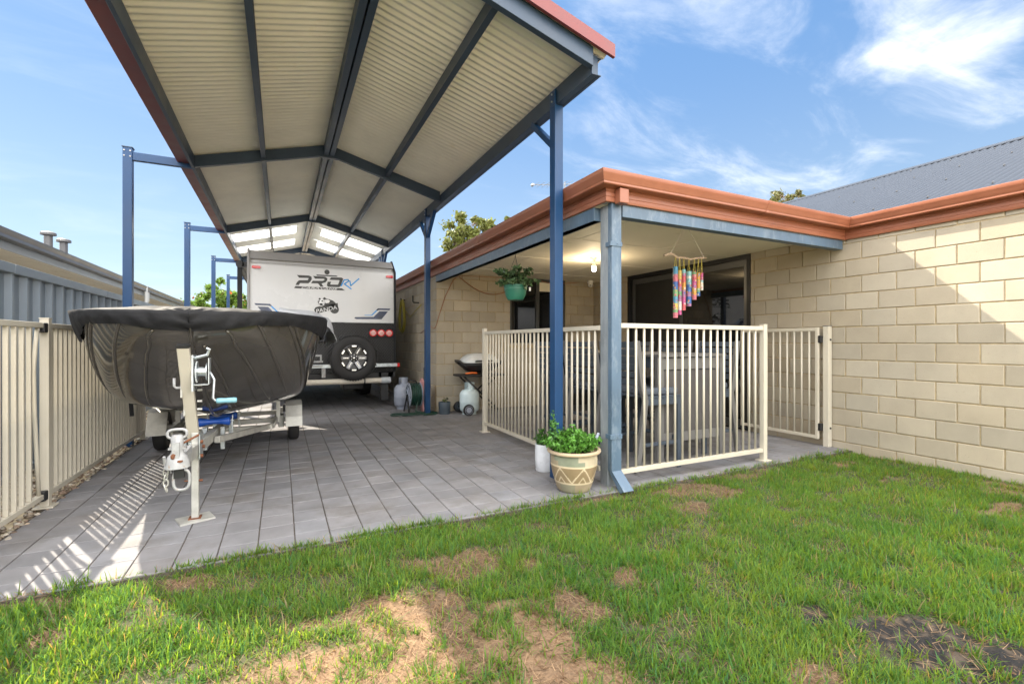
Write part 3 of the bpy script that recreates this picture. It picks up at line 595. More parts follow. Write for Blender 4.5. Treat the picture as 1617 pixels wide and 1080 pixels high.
# ------------------------------------------------------------------ boat
def interp(t, T, V):
    return float(np.interp(t, T, V))
def cr(pts, t):                                   # Catmull-Rom through points, t in [0,1]
    n = len(pts) - 1; u = min(t * n, n - 1e-6); i = int(u); f = u - i; p = [np.array(pts[max(0, min(n, i + k))], float) for k in (-1, 0, 1, 2)]
    return .5 * ((2 * p[1]) + (-p[0] + p[2]) * f + (2 * p[0] - 5 * p[1] + 4 * p[2] - p[3]) * f * f + (-p[0] + 3 * p[1] - 3 * p[2] + p[3]) * f ** 3)
GUN = [(.0, 3.40, 1.31), (.20, 3.43, 1.312), (.42, 3.56, 1.317), (.62, 3.80, 1.325), (.76, 4.10, 1.33), (.845, 4.45, 1.33), (.885, 4.95, 1.31), (.90, 5.6, 1.28), (.90, 6.4, 1.25), (.88, 7.15, 1.23)]
KEL = [(3.40, 1.30), (3.45, 1.20), (3.55, 1.10), (3.80, .93), (4.15, .72), (4.55, .555), (5.0, .485), (5.6, .455), (6.4, .44), (7.15, .43)]
SB = [(0, 0), (.34, .11), (.60, .205), (.76, .31), (.86, .5), (.935, .76), (1, 1)]
SS = [(0, 0), (.40, .07), (.70, .145), (.80, .24), (.86, .5), (.93, .76), (1, 1)]
XB = -.5
def hull_pt(s, v):
    g = cr(GUN, s); k = cr(KEL, s); b = min(1, max(0, (s - .25) / .5)); a = cr(SB, v) * (1 - b) + cr(SS, v) * b
    return Vector((g[0] * max(0, a[0]), k[0] + (g[1] - k[0]) * (max(0, a[1]) ** (1 - .25 * (1 - b))), k[1] + (g[2] - k[1]) * max(0, a[1])))
NS, NV = 150, 30
ribs = [[(.216, .078), (.268, .086), (.316, .088), (.361, .092), (.406, .094), (.464, .095), (.538, .096)], [(.142, .448), (.223, .284), (.281, .251), (.339, .234), (.393, .228), (.455, .226), (.545, .226)],
    [(.19, .90), (.223, .736), (.261, .596), (.303, .498), (.348, .432), (.397, .391), (.451, .358), (.525, .333)], [(.29, .93), (.323, .827), (.358, .745), (.393, .687), (.432, .638), (.467, .588), (.506, .539), (.554, .481)],
    [(.318, .93), (.345, .84), (.377, .765), (.416, .715), (.458, .668), (.493, .621), (.535, .575), (.58, .52)], [(.50, .95), (.53, .86), (.565, .80), (.60, .74), (.645, .67), (.687, .58)]]
boat = root('dinghy', (XB, 5.2, .45), 'dark bronze aluminium dinghy with pressed ribs, sitting bow first on its trailer', 'boat')
hm = MB(); grid = {}
for sd in (-1, 1):
    vs = []
    for i in range(NS + 1):
        s = i / NS; pass
        for j in range(NV + 1):
            v = j / NV; p = hull_pt(s, v); e = hull_pt(min(1, s + .01), v) - hull_pt(max(0, s - .01), v); q = hull_pt(s, min(1, v + .02)) - hull_pt(s, max(0, v - .02))
            nn = q.cross(e); nn = nn.normalized() if nn.length > 1e-9 else Vector((0, -1, 0))
            if nn.dot(Vector((p.x, min(0, p.y - 5), p.z - 1.25))) < 0: nn = -nn
            vs.append((XB + sd * p.x, p.y, p.z))
    f = [(i * (NV + 1) + j, (i + 1) * (NV + 1) + j, (i + 1) * (NV + 1) + j + 1, i * (NV + 1) + j + 1) for i in range(NS) for j in range(NV)]
    hm.add(vs, f if sd > 0 else [q[::-1] for q in f])
tp = [hull_pt(1, j / NV) for j in range(NV + 1)]
hm.add([(XB + p.x, p.y, p.z) for p in tp] + [(XB - p.x, p.y, p.z) for p in tp], [(j, j + 1, NV + 2 + j, NV + 1 + j) for j in range(NV)])
hu = hm.build('hull', HULL, boat, smooth=True)
for rb_ in ribs:
    for sd in (-1, 1):
        pts = []
        for q in range(25):
            p = hull_pt(*[float(k) for k in cr(rb_, q / 24)]); pts.append((XB + sd * p.x, p.y, p.z))
        n = len(pts); MB().tube(pts, [.003 + .008 * min(1, (n - 1 - i) / 5, (i + 2) / 3) for i in range(n)], 8).build('pressed_rib', HULL, hu, smooth=True)
MB().tube([(XB, cr(KEL, s)[0] - .004, cr(KEL, s)[1] - .006) for s in [i / 40 for i in range(2, 41)]], .011, 8).build('keel_strip', HULL, boat, smooth=True)
MB().tube([(XB, 3.50, 1.02), (XB, 3.44, 1.015), (XB, 3.43, .985), (XB, 3.50, .98)], .009, 8).build('bow_eye', GALV, boat, smooth=True)
# black fitted cover: top plus skirt
cover = root('boat_cover', (XB, 5.2, 1.3), 'black canvas cover drawn tight over the dinghy with a scalloped hem', 'boat cover')
cm = MB(); n1, n2 = 14, 8; cols_ = n1 + n2 + 1; nr = 110
for sd in (-1, 1):
    vs = []
    for i in range(nr + 1):
        s = i / nr; g = cr(GUN, s); k0 = cr(KEL, s); hump = .15 * math.exp(-((g[1] - 6.75) / .38) ** 2) + .05 * math.exp(-((g[1] - 5.2) / .7) ** 2)
        for j in range(n1 + 1):
            t = j / n1; dd = Vector((g[0], g[1] - 5.6, 0)).normalized() if s < .6 else Vector((1, 0, 0)); x = (g[0] + dd.x * .018) * t; yy = g[1] + dd.y * .018 * t
            z = g[2] + .016 + (.030 * (1 - math.exp(-s / .12)) + hump * (1 - t * t)) * (1 - t ** 2.6) + .006 * math.sin(s * 37 + t * 9) * (1 - t) + .004 * math.sin(s * 88 + t * 17) * t * (1 - t) * 4
            vs.append((XB + sd * x, yy, z))
        sk = interp(s, [0, .07, .2, .33, .46, .55, .7, 1], [.145, .125, .068, .072, .20 if sd < 0 else .118, .15, .14, .14])
        for j in range(1, n2 + 1):
            t = j / n2; zq = g[2] - t * sk; p = hull_pt(s, 1.0)
            if zq > k0[1] + .004:
                lo, hi = 0., 1.
                for _ in range(14):
                    md = (lo + hi) / 2
                    if hull_pt(s, md).z < zq: lo = md
                    else: hi = md
                p = hull_pt(s, lo)
            else: p = Vector((0, float(np.interp(-zq, [-a[1] for a in KEL], [a[0] for a in KEL])), zq))
            p.z = zq
            out = .016 + .012 * math.sin(t * 3.1) + (.007 * math.sin(s * 90 + t * 2.2) + .005 * math.sin(s * 213 - t * 3 + 2 * math.sin(s * 31))) * t
            d = Vector((p.x, p.y - 5.6, 0)); d = d.normalized() if s < .6 else Vector((1, 0, 0)); q = p + d * out
            vs.append((XB + sd * max(0, q.x), q.y, q.z + .012 * (1 - t)))
    f = [(i * cols_ + j, (i + 1) * cols_ + j, (i + 1) * cols_ + j + 1, i * cols_ + j + 1) for i in range(nr) for j in range(cols_ - 1)]
    cm.add(vs, f[:] if sd > 0 else [q[::-1] for q in f])
cm.build('canvas', CANVAS, cover, smooth=True)
MB().bar((XB - .72, 5.3, .70), (XB - .66, 5.1, .50), .03, .008).build('strap', CANVAS, cover)
tarp = MB(); vs = []; N1, N2 = 22, 16
for i in range(N1 + 1):
    for j in range(N2 + 1):
        u, v = i / N1, j / N2; a = v * math.pi * .5; yy = 5.25 + 1.3 * u; pr = math.sin(math.pi * min(1, max(0, u))) ** .55; wob = .018 * math.sin(9 * u + 7 * v) + .012 * math.sin(21 * u - 5 * v)
        g = interp(yy, [p[1] for p in GUN], [p[0] for p in GUN]); x = XB + .48 + (g + .11 - .48) * math.sin(a) + wob * v; z = 1.29 + (.05 + .175 * pr) * math.cos(a) * (1 if v < .9 else 1) - max(0, v - .72) * .62 + wob
        vs.append((x, yy, z))
tarp.add(vs, [(i * (N2 + 1) + j, (i + 1) * (N2 + 1) + j, (i + 1) * (N2 + 1) + j + 1, i * (N2 + 1) + j + 1) for i in range(N1) for j in range(N2)])
t_ = tag(tarp.build('tarpaulin', TARP, smooth=True), 'pale grey tarp bulging over the far gunwale of the covered dinghy', 'tarp'); sd_ = t_.modifiers.new('solid', 'SOLIDIFY'); sd_.thickness = .004

# ------------------------------------------------------------------ trailer
def zt(y): return .474 - .072 * (y - 3.27)
tr = root('boat_trailer', (XB, 6.1, 0), 'galvanised boat trailer with blue rollers and winch post, drawbar pointing at the lawn', 'trailer')
MB().bar((XB, 3.16, zt(3.16)), (XB, 7.1, zt(7.1)), .05, .075).build('drawbar', GALVDULL, tr, bevel=.004)
wp = MB().bar((XB - .008, 3.66, zt(3.66) + .03), (XB - .022, 3.36, 1.112), .062, .05, (0, -1, .4)).build('winch_post', FENCE, tr, bevel=.005)
MB().bar((XB - .022, 3.361, 1.108), (XB - .0222, 3.357, 1.124), .066, .054, (0, -1, .4)).build('post_cap', BLACK, wp)
m = MB(); m.box(XB - .034, XB + .018, 3.60, 3.72, zt(3.66) + .02, zt(3.66) + .05); m.box(XB - .05, XB - .04, 3.56, 3.70, zt(3.6) - .06, zt(3.6) + .07); m.box(XB + .028, XB + .036, 3.56, 3.70, zt(3.6) - .06, zt(3.6) + .10); m.build('post_bracket', GALV, wp, bevel=.002)
m = MB()
for yy, z in ((3.58, zt(3.58) + .05), (3.66, zt(3.66) + .01), (3.58, zt(3.58) - .04)): m.tube([(XB + .03, yy, z), (XB + .05, yy, z)], .012, 6)
m.build('rusty_bolt', RUST, wp)
wn = MB(); wn.lathe([(.0, 0), (.062, 0), (.062, .008), (.03, .010), (.03, .052), (.055, .054), (.055, .06), (0, .06)], (XB + .028, 3.47, .955), 28, 'x')
for k in range(28):
    a = 2 * math.pi * k / 28; wn.box(XB + .029, XB + .036, 3.47 + .062 * math.cos(a) - .003, 3.47 + .062 * math.cos(a) + .003, .955 + .062 * math.sin(a) - .003, .955 + .062 * math.sin(a) + .003)
wn.box(XB + .012, XB + .022, 3.40, 3.54, .84, 1.06); wn.box(XB + .095, XB + .10, 3.43, 3.52, .88, 1.04); wn.box(XB + .022, XB + .095, 3.43, 3.52, .875, .88)
wn.tube([(XB + .02, 3.45, 1.04), (XB + .09, 3.44, 1.06), (XB + .10, 3.44, 1.095), (XB + .085, 3.44, 1.10)], .010, 6)
winch = wn.build('winch', GALV, tr, auto=30)
MB().tube([(XB + .10, 3.46, .955), (XB + .118, 3.455, .92), (XB + .125, 3.45, .905), (XB + .118, 3.45, .79), (XB + .13, 3.45, .775), (XB + .15, 3.45, .772)], .0075, 8).build('crank', GALV, winch, smooth=True)
MB().lathe([(.0, 0), (.014, .001), (.017, .01), (.017, .03), (.015, .05), (.017, .075), (.017, .10), (.014, .112), (0, .113)], (XB + .135, 3.45, .772), 14, 'x').build('grip', AQUA, winch, smooth=True)
m = MB(); m.tube([(XB - .035, 3.48, .86), (XB - .075, 3.475, .86), (XB - .085, 3.475, .87), (XB - .085, 3.475, .92)], .008, 8); m.build('rope_hook', WHITEMETAL, wp, smooth=True)
m = MB(); m.box(XB - .052, XB - .042, 3.46, 3.50, .80, .99); m.box(XB - .046, XB - .036, 3.52, 3.56, .68, .79)
for z in (.72, .77, .84, .87): m.tube([(XB + .03, 3.5, z), (XB + .055, 3.5, z)], .007, 6)
m.build('side_plate', GALVDULL, wp)
# coupling
cx, cy, cz = XB, 3.05, zt(3.05)
cpn = MB(); cpn.lathe([(.0, .145), (.022, .143), (.03, .13), (.026, .06), (.030, .045), (.044, .028), (.055, .0), (.058, -.02), (.060, -.03), (.05, -.032)], (cx, cy, cz + .01), 24); cpn.box(cx - .03, cx + .03, cy + .02, cy + .26, cz + .0, cz + .045); cpn.box(cx - .032, cx - .026, cy, cy + .2, cz - .05, cz + .02); cpn.box(cx + .026, cx + .032, cy, cy + .2, cz - .05, cz + .02)
cpn.box(cx - .016, cx + .016, cy - .045, cy - .02, cz + .035, cz + .12); cpn.box(cx - .04, cx + .04, cy - .01, cy + .03, cz + .075, cz + .085); cpn.tube([(cx - .05, cy - .03, cz + .01), (cx - .05, cy - .045, cz + .05)], .007, 6); cpl = cpn.build('coupling', WHITEMETAL, tr, auto=35)
def ring(cx_, cy_, cz_, a, b, r, ax='xz', n=28):
    pts = []
    for k in range(n + 1):
        t = 2 * math.pi * k / n; u = a * math.copysign(abs(math.cos(t)) ** .7, math.cos(t)); v = b * math.copysign(abs(math.sin(t)) ** .7, math.sin(t)); pts.append((cx_ + u, cy_, cz_ + v) if ax == 'xz' else (cx_, cy_ + u, cz_ + v))
    return MB().tube(pts, r, 8, cap=False)
ring(cx, cy, cz + .158, .043, .024, .0075).build('lift_handle', WHITEMETAL, cpl, smooth=True)
ring(cx + .022, cy - .02, cz - .085, .036, .054, .0075).build('shackle', WHITEMETAL, cpl, smooth=True)
m = MB()
for k in range(4): m.tube([(cx - .052 + .006 * math.sin(t + k), cy + .01 + .01 * math.cos(t) * (k % 2), cz - .045 - .028 * k + .02 * math.sin(t) + .0) if k % 2 else (cx - .052 + .011 * math.cos(t), cy + .01, cz - .045 - .028 * k + .02 * math.sin(t)) for t in [2 * math.pi * q / 12 for q in range(13)]], .004, 6, cap=False)
m.build('safety_chain', GALVDULL, cpl, smooth=True)
m = MB(); m.blob((cx - .012, cy - .046, cz + .045), (.010, .008, .018), 1, .8, seed=3); m.blob((cx + .02, cy - .05, cz + .02), (.012, .006, .008), 1, .8, seed=5); m.tube([(cx + .02, cy + .03, cz + .10), (cx + .09, cy + .06, cz + .135)], .006, 6); m.build('rusty_latch', RUST, cpl)
MB().box(cx - .012, cx + .035, cy - .028, cy + .01, cz - .075, cz - .02).build('jaw', BLACK, cpl)
# jockey stand
js = MB().box(-.515, -.475, 3.585, 3.625, .012, .56).build('jockey_stand', GALVDULL, tr, bevel=.004)
m = MB(); mt = Matrix.Translation((-.495, 3.605, .006)) @ Matrix.Rotation(R(20), 4, 'Z'); m.box(-.095, .095, -.075, .075, -.006, .006, mt); m.build('foot_plate', GALVDULL, js, bevel=.001)
m = MB(); m.box(-.53, -.462, 3.57, 3.64, .012, .018); m.tube([(-.475, 3.60, .25), (-.455, 3.60, .25)], .008, 6); m.tube([(-.55, 3.58, .26), (-.515, 3.58, .26)], .004, 6); m.build('rusty_weld', RUST, js)
# rollers and frame
def roller(y, z):
    rl = MB(); rl.lathe([(.0, -.115), (.034, -.114), (.038, -.10), (.026, -.05), (.020, 0), (.026, .05), (.038, .10), (.034, .114), (0, .115)], (XB, y, z), 20, 'x'); o = rl.build('keel_roller', BLUEPLAS, tr, smooth=True)
    m = MB(); m.tube([(XB - .14, y, z), (XB + .14, y, z)], .008, 8)
    for sx in (-1, 1): m.box(XB + sx * .13 - .004, XB + sx * .13 + .004, y - .02, y + .02, zt(y) - .02, z + .05)
    m.box(XB - .134, XB + .134, y - .02, y + .02, zt(y) - .045, zt(y) - .038); m.box(XB - .085, XB - .05, y - .03, y + .03, zt(y) - .13, z - .045); m.box(XB + .045, XB + .075, y - .03, y + .03, zt(y) - .13, z - .045); m.build('roller_bracket', GALV, o, bevel=.002)
roller(4.62, .475); roller(5.3, .425)
MB().box(XB - .62, XB + .62, 6.07, 6.12, .215, .265).build('axle', GALVDULL, tr, bevel=.004)
MB().box(XB - .42, XB + .42, 5.28, 5.33, .27, .31).build('cross_member', GALVDULL, tr, bevel=.004); MB().box(XB - .52, XB + .52, 6.9, 6.95, .19, .24).build('cross_member', GALVDULL, tr, bevel=.004)
for sx in (-1, 1):
    MB().bar((XB + sx * .05, 4.3, zt(4.3) - .02), (XB + sx * .42, 5.4, .285), .04, .05).build('side_rail', GALVDULL, tr, bevel=.004); MB().bar((XB + sx * .42, 5.4, .285), (XB + sx * .5, 7.0, .25), .04, .05).build('side_rail', GALVDULL, tr, bevel=.004)
    b = MB(); b.box(XB + sx * .47 - .02, XB + sx * .47 + .02, 5.93, 5.97, .24, .56); b.tube([(XB + sx * .47, 5.95, .52), (XB + sx * .47, 5.95, .60)], .03, 10); b.build('side_bracket', GALVDULL, tr)
    x = XB + sx * .63; ty = MB(); ty.lathe([(.10, -.045), (.125, -.055), (.17, -.058), (.195, -.05), (.205, -.035), (.206, 0), (.205, .035), (.195, .05), (.17, .058), (.125, .055), (.10, .045)], (x, 6.1, .206), 36, 'x', closed=True); w = ty.build('wheel', TYRE, tr, auto=40)
    rm = MB(); rm.lathe([(.0, .02), (.035, .022), (.04, .03), (.05, .02), (.085, .025), (.102, .045), (.102, -.045), (.08, -.02), (.0, -.02)], (x, 6.1, .206), 24, 'x'); rm.build('rim', GALVDULL, w, auto=40)
    gd = MB(); g0 = [(5.80, .20), (5.83, .30), (5.90, .42), (6.0, .45), (6.2, .45), (6.30, .42), (6.37, .30), (6.40, .20)]; x0, x1 = x - .085, x + .085
    vs = [(xx, y, z) for y, z in g0 for xx in (x0, x1)] + [(xx, y + (.004 if y < 6.1 else -.004), z - .004) for y, z in g0 for xx in (x0, x1)]; n = len(g0)
    gd.add(vs, [(2 * i, 2 * i + 1, 2 * i + 3, 2 * i + 2) for i in range(n - 1)] + [(2 * n + 2 * i + 2, 2 * n + 2 * i + 3, 2 * n + 2 * i + 1, 2 * n + 2 * i) for i in range(n - 1)]); gd.build('mudguard', GALVDULL, tr)
    MB().box(XB + sx * .50 - .03, XB + sx * .50 + .03, 6.03, 6.17, .16, .30).build('spring_hanger', GALVDULL, tr, bevel=.006)
m = MB(); m.box(.02, .15, 7.02, 7.06, .20, .30); m.build('tail_light', BLACK, tr)

# ------------------------------------------------------------------ caravan
cv = root('caravan', (.69, 8.6, 0), 'white and black off-road caravan parked tail outwards under the carport', 'caravan')
YC = 8.6
def zc(x): return 2.60 - .018 * (x + .46)
cxs = (-.455, 1.845)
m = MB(); side = [(8.61, 1.49), (8.61, 2.40), (8.70, 2.60), (13.6, 2.60), (13.9, 2.3), (14.0, 1.49)]
vs = [(cxs[0], y, z) for y, z in side] + [(cxs[1], y, z - .03) for y, z in side]; n = len(side); m.add(vs, [tuple(range(n)), tuple(range(2 * n - 1, n - 1, -1))] + [(i, i + n, (i + 1) % n + n, (i + 1) % n) for i in range(n)]); m.build('body', CARWHITE, cv, bevel=.006)
m = MB(); m.box(cxs[0], cxs[1], 8.61, 13.95, .60, 1.488); m.build('lower_body', CHECK, cv, bevel=.004)
m = MB(); m.add([(-.45, 8.592, 2.482), (1.82, 8.592, 2.468), (1.79, 8.60, 2.575), (-.45, 8.60, 2.615), (-.45, 8.62, 2.482), (1.82, 8.62, 2.468), (1.79, 8.70, 2.58), (-.45, 8.70, 2.62)], [(0, 1, 2, 3), (3, 2, 6, 7), (4, 0, 3, 7), (1, 5, 6, 2), (0, 4, 5, 1)]); m.build('top_panel', CARGREY, cv)
m = MB(); m.box(-.445, 1.832, 8.603, 8.609, 2.420, 2.426); m.build('panel_seam', CARGREY, cv)
for x0, x1, pts in ((-.49, -.452, None), (1.838, 1.872, None)):
    m = MB(); zt_ = 2.64 if x0 < 0 else 2.40; m.box(x0, x1, 8.585, 8.66, .60, zt_)
    if x0 > 0: m.add([(x0, 8.585, 2.401), (x1, 8.585, 2.401), (x1, 8.66, 2.401), (x0, 8.66, 2.401), (1.785, 8.60, 2.60), (1.81, 8.60, 2.60), (1.81, 8.70, 2.60), (1.785, 8.70, 2.60)], [(0, 1, 5, 4), (1, 2, 6, 5), (2, 3, 7, 6), (3, 0, 4, 7), (4, 5, 6, 7)])
    m.build('corner_trim', CARGREY if x0 < 0 else BLACKAL, cv, bevel=.006)
MB().box(-.45, 1.84, 8.60, 8.609, 1.478, 1.494).build('edge_strip', LIDGREY, cv)
aw = MB(); aw.tube([(-.60, 8.75, 2.40), (-.60, 13.2, 2.40)], .06, 12); aw.box(-.565, -.49, 8.75, 13.2, 2.36, 2.44); a_ = aw.build('awning_roller', BLACK, cv, auto=40)
MB().box(-.64, -.57, 8.78, 8.84, .95, 2.42).build('awning_arm', BLACKAL, a_, bevel=.005)
# decals: about a millimetre thick vinyl
def decal(polys, mat, name, d=.0012, y=8.609):
    m = MB()
    for p in polys: m.prism(p, y - d, y + .002)
    return m.build(name, mat, cv)
def circ(x, z, rx, rz=None, n=24): rz = rz or rx; return [(x + rx * math.cos(2 * math.pi * k / n), z + rz * math.sin(2 * math.pi * k / n)) for k in range(n)]
def strokes(pts, w):
    o = []
    for (a, b), (c, d) in zip(pts[:-1], pts[1:]):
        l = math.hypot(c - a, d - b); nx, nz = -(d - b) / l * w / 2, (c - a) / l * w / 2; ex, ez = (c - a) / l * w * .3, (d - b) / l * w * .3
        o.append([(a + nx - ex, b + nz - ez), (a - nx - ex, b - nz - ez), (c - nx + ex, d - nz + ez), (c + nx + ex, d + nz + ez)])
    return o
P_=[(0.234,2.257),(0.424,2.258),(0.461,2.240),(0.464,2.200),(0.441,2.154),(0.408,2.126),(0.282,2.123),(0.266,2.090),(0.214,2.089),(0.234,2.134),(0.262,2.166),(0.278,2.172),(0.400,2.180),(0.416,2.211),(0.404,2.216),(0.270,2.212)]
R_=[(0.482,2.255),(0.673,2.255),(0.711,2.228),(0.706,2.192),(0.681,2.159),(0.631,2.140),(0.618,2.133),(0.648,2.085),(0.598,2.081),(0.573,2.121),(0.556,2.134),(0.451,2.130),(0.478,2.174),(0.639,2.182),(0.664,2.201),(0.664,2.212),(0.648,2.217),(0.515,2.212)]
O_=[(0.740,2.206),(0.770,2.250),(0.937,2.256),(0.967,2.239),(0.924,2.104),(0.898,2.087),(0.723,2.084),(0.700,2.106),(0.715,2.170),(0.770,2.175),(0.756,2.131),(0.766,2.126),(0.877,2.129),(0.885,2.138),(0.907,2.201),(0.898,2.209)]
lg = decal([P_, R_, O_, [(.531,2.283),(.85,2.285),(.877,2.277),(.864,2.265),(.548,2.262)], circ(.704, 2.335, .042), [(.214,2.070),(.946,2.069),(.998,2.034),(.191,2.036)]], DECAL, 'logo')
text_mesh('CARAVANS', .040, Matrix.Translation((.575, 8.6068, 2.0385)) @ Matrix.Rotation(R(90), 4, 'X') @ Matrix.Diagonal((2.75, 1, 1, 1)), .0006, .25).build('lettering', DECALW, lg)
decal(strokes([(.935,2.112),(.98,2.215),(1.045,2.228),(1.056,2.200),(.985,2.148),(1.098,2.068)], .021) + strokes([(1.076,2.205),(1.092,2.122),(1.228,2.252)], .021), DECALB, 'script', .0018)
pn = decal([[(.50,1.69),(.525,1.728),(.573,1.745),(.639,1.747),(.70,1.765),(.877,1.815),(.884,1.723),(.80,1.70),(.539,1.618),(.51,1.655)], circ(.825, 1.70, .072), [(.60,1.86),(.66,1.885),(.74,1.872),(.80,1.85),(.845,1.812),(.83,1.78),(.70,1.75),(.62,1.75),(.565,1.80),(.56,1.84)]], DECAL, 'emblem')
m = MB()
for p in (circ(.622, 1.825, .052, .045), circ(.61, 1.775, .030, .026), [(.665,1.862),(.72,1.866),(.752,1.845),(.735,1.812),(.69,1.80),(.66,1.82)], [(.575,1.78),(.59,1.76),(.655,1.765),(.665,1.79)]): m.prism(p, 8.6066, 8.609)
m.build('white_patch', DECALW, pn)
m = MB()
for p in (circ(.588, 1.871, .017), circ(.664, 1.882, .020), circ(.628, 1.838, .015, .012), circ(.583, 1.836, .009), [(.585,1.795),(.62,1.80),(.632,1.765),(.605,1.755)], circ(.568, 1.815, .010)): m.prism(p, 8.6056, 8.609)
m.build('dark_patch', DECAL, pn)
text_mesh('PANDA', .092, Matrix.Translation((.70, 8.6056, 1.668)) @ Matrix.Rotation(R(90), 4, 'X') @ Matrix.Rotation(R(13.5), 4, 'Z') @ Matrix.Diagonal((1.12, 1, 1, 1)), .0012, .12).build('lettering', DECALW, pn)
D1 = [(1.320,1.618),(1.439,1.621),(1.554,1.741),(1.779,1.744),(1.757,1.714),(1.575,1.713),(1.454,1.608),(1.327,1.608)]
D2 = [(1.167,1.578),(1.482,1.588),(1.582,1.691),(1.735,1.692),(1.619,1.547),(1.187,1.542),(1.149,1.556)]
D1a = [D1[0], D1[1], (1.52, 1.706), (1.545, 1.7), D1[6], D1[7]]
decal([D1a], DECALB, 'stripe', .0016); decal([[ (1.521,1.707), D1[2], D1[3], D1[4], D1[5], (1.546,1.701)], D2], DECALN, 'stripe')
fl = lambda pts: [(1.39 - x, z + .02) for x, z in reversed(pts)]
decal([fl(D1a)], DECALB, 'stripe', .0016); decal([fl([(1.521,1.707), D1[2], D1[3], D1[4], D1[5], (1.546,1.701)]), fl(D2)], DECALN, 'stripe')
for x, z in ((-.36, 2.345), (1.757, 2.318)): MB().prism([(x + a, z + b) for a, b in ((-.062, -.014), (-.05, -.022), (.05, -.022), (.062, -.014), (.062, .014), (.05, .022), (-.05, .022), (-.062, .014))], 8.585, 8.609).build('marker_light', REDLENS, cv, bevel=.004)
tl = MB().prism([(1.38, 1.215), (1.838, 1.215), (1.838, 1.385), (1.38, 1.385)], 8.596, 8.609).build('light_panel', BLACKAL, cv, bevel=.003)
for x in (1.470, 1.610, 1.750):
    l = MB().lathe([(.068, 8.595), (.067, 8.580), (.058, 8.575), (.052, 8.580)], (x, 0, 1.30), 24, 'y').build('tail_light', REDLENS, tl, auto=40)
    m = MB(); m.lathe([(.052, 8.584), (.045, 8.577), (.0, 8.573)], (x, 0, 1.30), 20, 'y'); m.build('lens', LENSWHITE, l, smooth=True)
    m = MB()
    for dx in (-.03, -.01, .01, .03): m.box(x + dx - .003, x + dx + .003, 8.568, 8.575, 1.30 - .038, 1.30 + .038)
    m.build('lens_rib', REDLENS, l)
# spare wheel
sx, sz, sy = 1.10, .87, 8.27
ty = MB(); ty.lathe([(.20, .08), (.23, .10), (.30, .115), (.345, .105), (.372, .085), (.380, .05), (.381, 0), (.380, -.05), (.372, -.085), (.345, -.105), (.30, -.115), (.26, -.112), (.232, -.10), (.225, -.085), (.205, -.07)], (sx, sy + .06, sz), 60, 'y', closed=True)
sw = ty.build('spare_wheel', TYRE, cv, auto=40)
m = MB()
for k in range(54):
    a = 2 * math.pi * k / 54
    for s_, w_ in ((-.07, .05), (.02, .05)): m.box(-.012, .012, s_ - .03, s_ + .045, .374, .386, Matrix.Translation((sx, sy + .06, sz)) @ Matrix.Rotation(a + s_, 4, 'Y'))
m.build('tread', TYRE, sw)
SPK = []; rm = MB(); rm.lathe([(.228, -.085), (.222, -.075), (.205, -.055), (.20, .02), (.0, .03)], (sx, sy + .06, sz), 40, 'y', cap=False); rm.lathe([(.228, -.09), (.216, -.092), (.205, -.08)], (sx, sy + .06, sz), 40, 'y', cap=False)
for k in range(6):
    mt = Matrix.Translation((sx, sy + .06, sz)) @ Matrix.Rotation(R(60 * k + 30), 4, 'Y'); vs = [Vector(p) for p in ((-.038, -.055, .04), (.038, -.055, .04), (.030, -.072, .205), (-.030, -.072, .205), (-.038, -.01, .04), (.038, -.01, .04), (.030, -.02, .205), (-.030, -.02, .205))]
    SPK.append([mt @ p for p in vs])
rm.lathe([(.078, -.03), (.072, -.062), (.05, -.068), (.045, -.078), (.0, -.08)], (sx, sy + .06, sz), 24, 'y', cap=False); rim = rm.build('rim', BLACKMET, sw, auto=30)
for vs in SPK: MB().add(vs, [(0, 3, 2, 1), (0, 1, 5, 4), (1, 2, 6, 5), (3, 7, 6, 2), (0, 4, 7, 3)]).build('spoke', GUNMETAL, rim, bevel=.004)
m = MB()
for k in range(6):
    mt = Matrix.Translation((sx, sy + .06, sz)) @ Matrix.Rotation(R(60 * k), 4, 'Y')
    m.box(-.035, .035, -.0925, -.078, .190, .212, mt); mt = Matrix.Translation((sx, sy + .06, sz)) @ Matrix.Rotation(R(60 * k + 30), 4, 'Y'); m.box(-.0045, .0045, -.079, -.066, .085, .175, mt)
for k in range(6):
    a = R(60 * k); m.lathe([(.008, -.082), (.0, -.084)], (sx + .05 * math.sin(a), sy + .06, sz + .05 * math.cos(a)), 8, 'y')
m.lathe([(.016, -.080), (.012, -.088), (0, -.089)], (sx, sy + .06, sz), 12, 'y'); m.build('machined_face', SILVER, rim)
MB().tube([(sx, sy + .09, sz), (sx, 8.62, sz)], .05, 12).build('wheel_carrier', BLACK, cv, smooth=True)
# rear bar, step, pipe, wheels underneath
br = MB().box(.10, 1.85, 8.37, 8.45, .705, .765).build('rear_bar', GALV, cv, bevel=.004)
MB().box(1.8505, 1.89, 8.365, 8.455, .70, .77).build('reflector', REDLENS, br, bevel=.003)
m = MB(); m.box(.40, .62, 8.32, 8.36, .80, .83); m.box(.40, .60, 8.32, 8.36, .90, .93); m.box(.575, .60, 8.32, 8.36, .83, .90); m.box(.40, .62, 8.30, 8.36, .735, .755); m.box(.60, .66, 8.34, 8.37, .55, .705); m.build('step_bracket', WHITEMETAL, cv, bevel=.003)
m = MB(); m.tube([(.48, 8.45, 1.12), (.80, 8.45, 1.20)], .025, 10); m.build('jack_handle', BLACKMET, cv, smooth=True)
MB().tube([(.70, 8.43, 1.10), (.71, 8.42, 1.17), (.70, 8.44, 1.23)], .016, 8).build('green_strap', HOSE, cv, smooth=True)
pp = MB().tube([(-.40, 8.33, .475), (1.57, 8.33, .475)], .046, 20).build('storage_pipe', PVC, cv, auto=40)
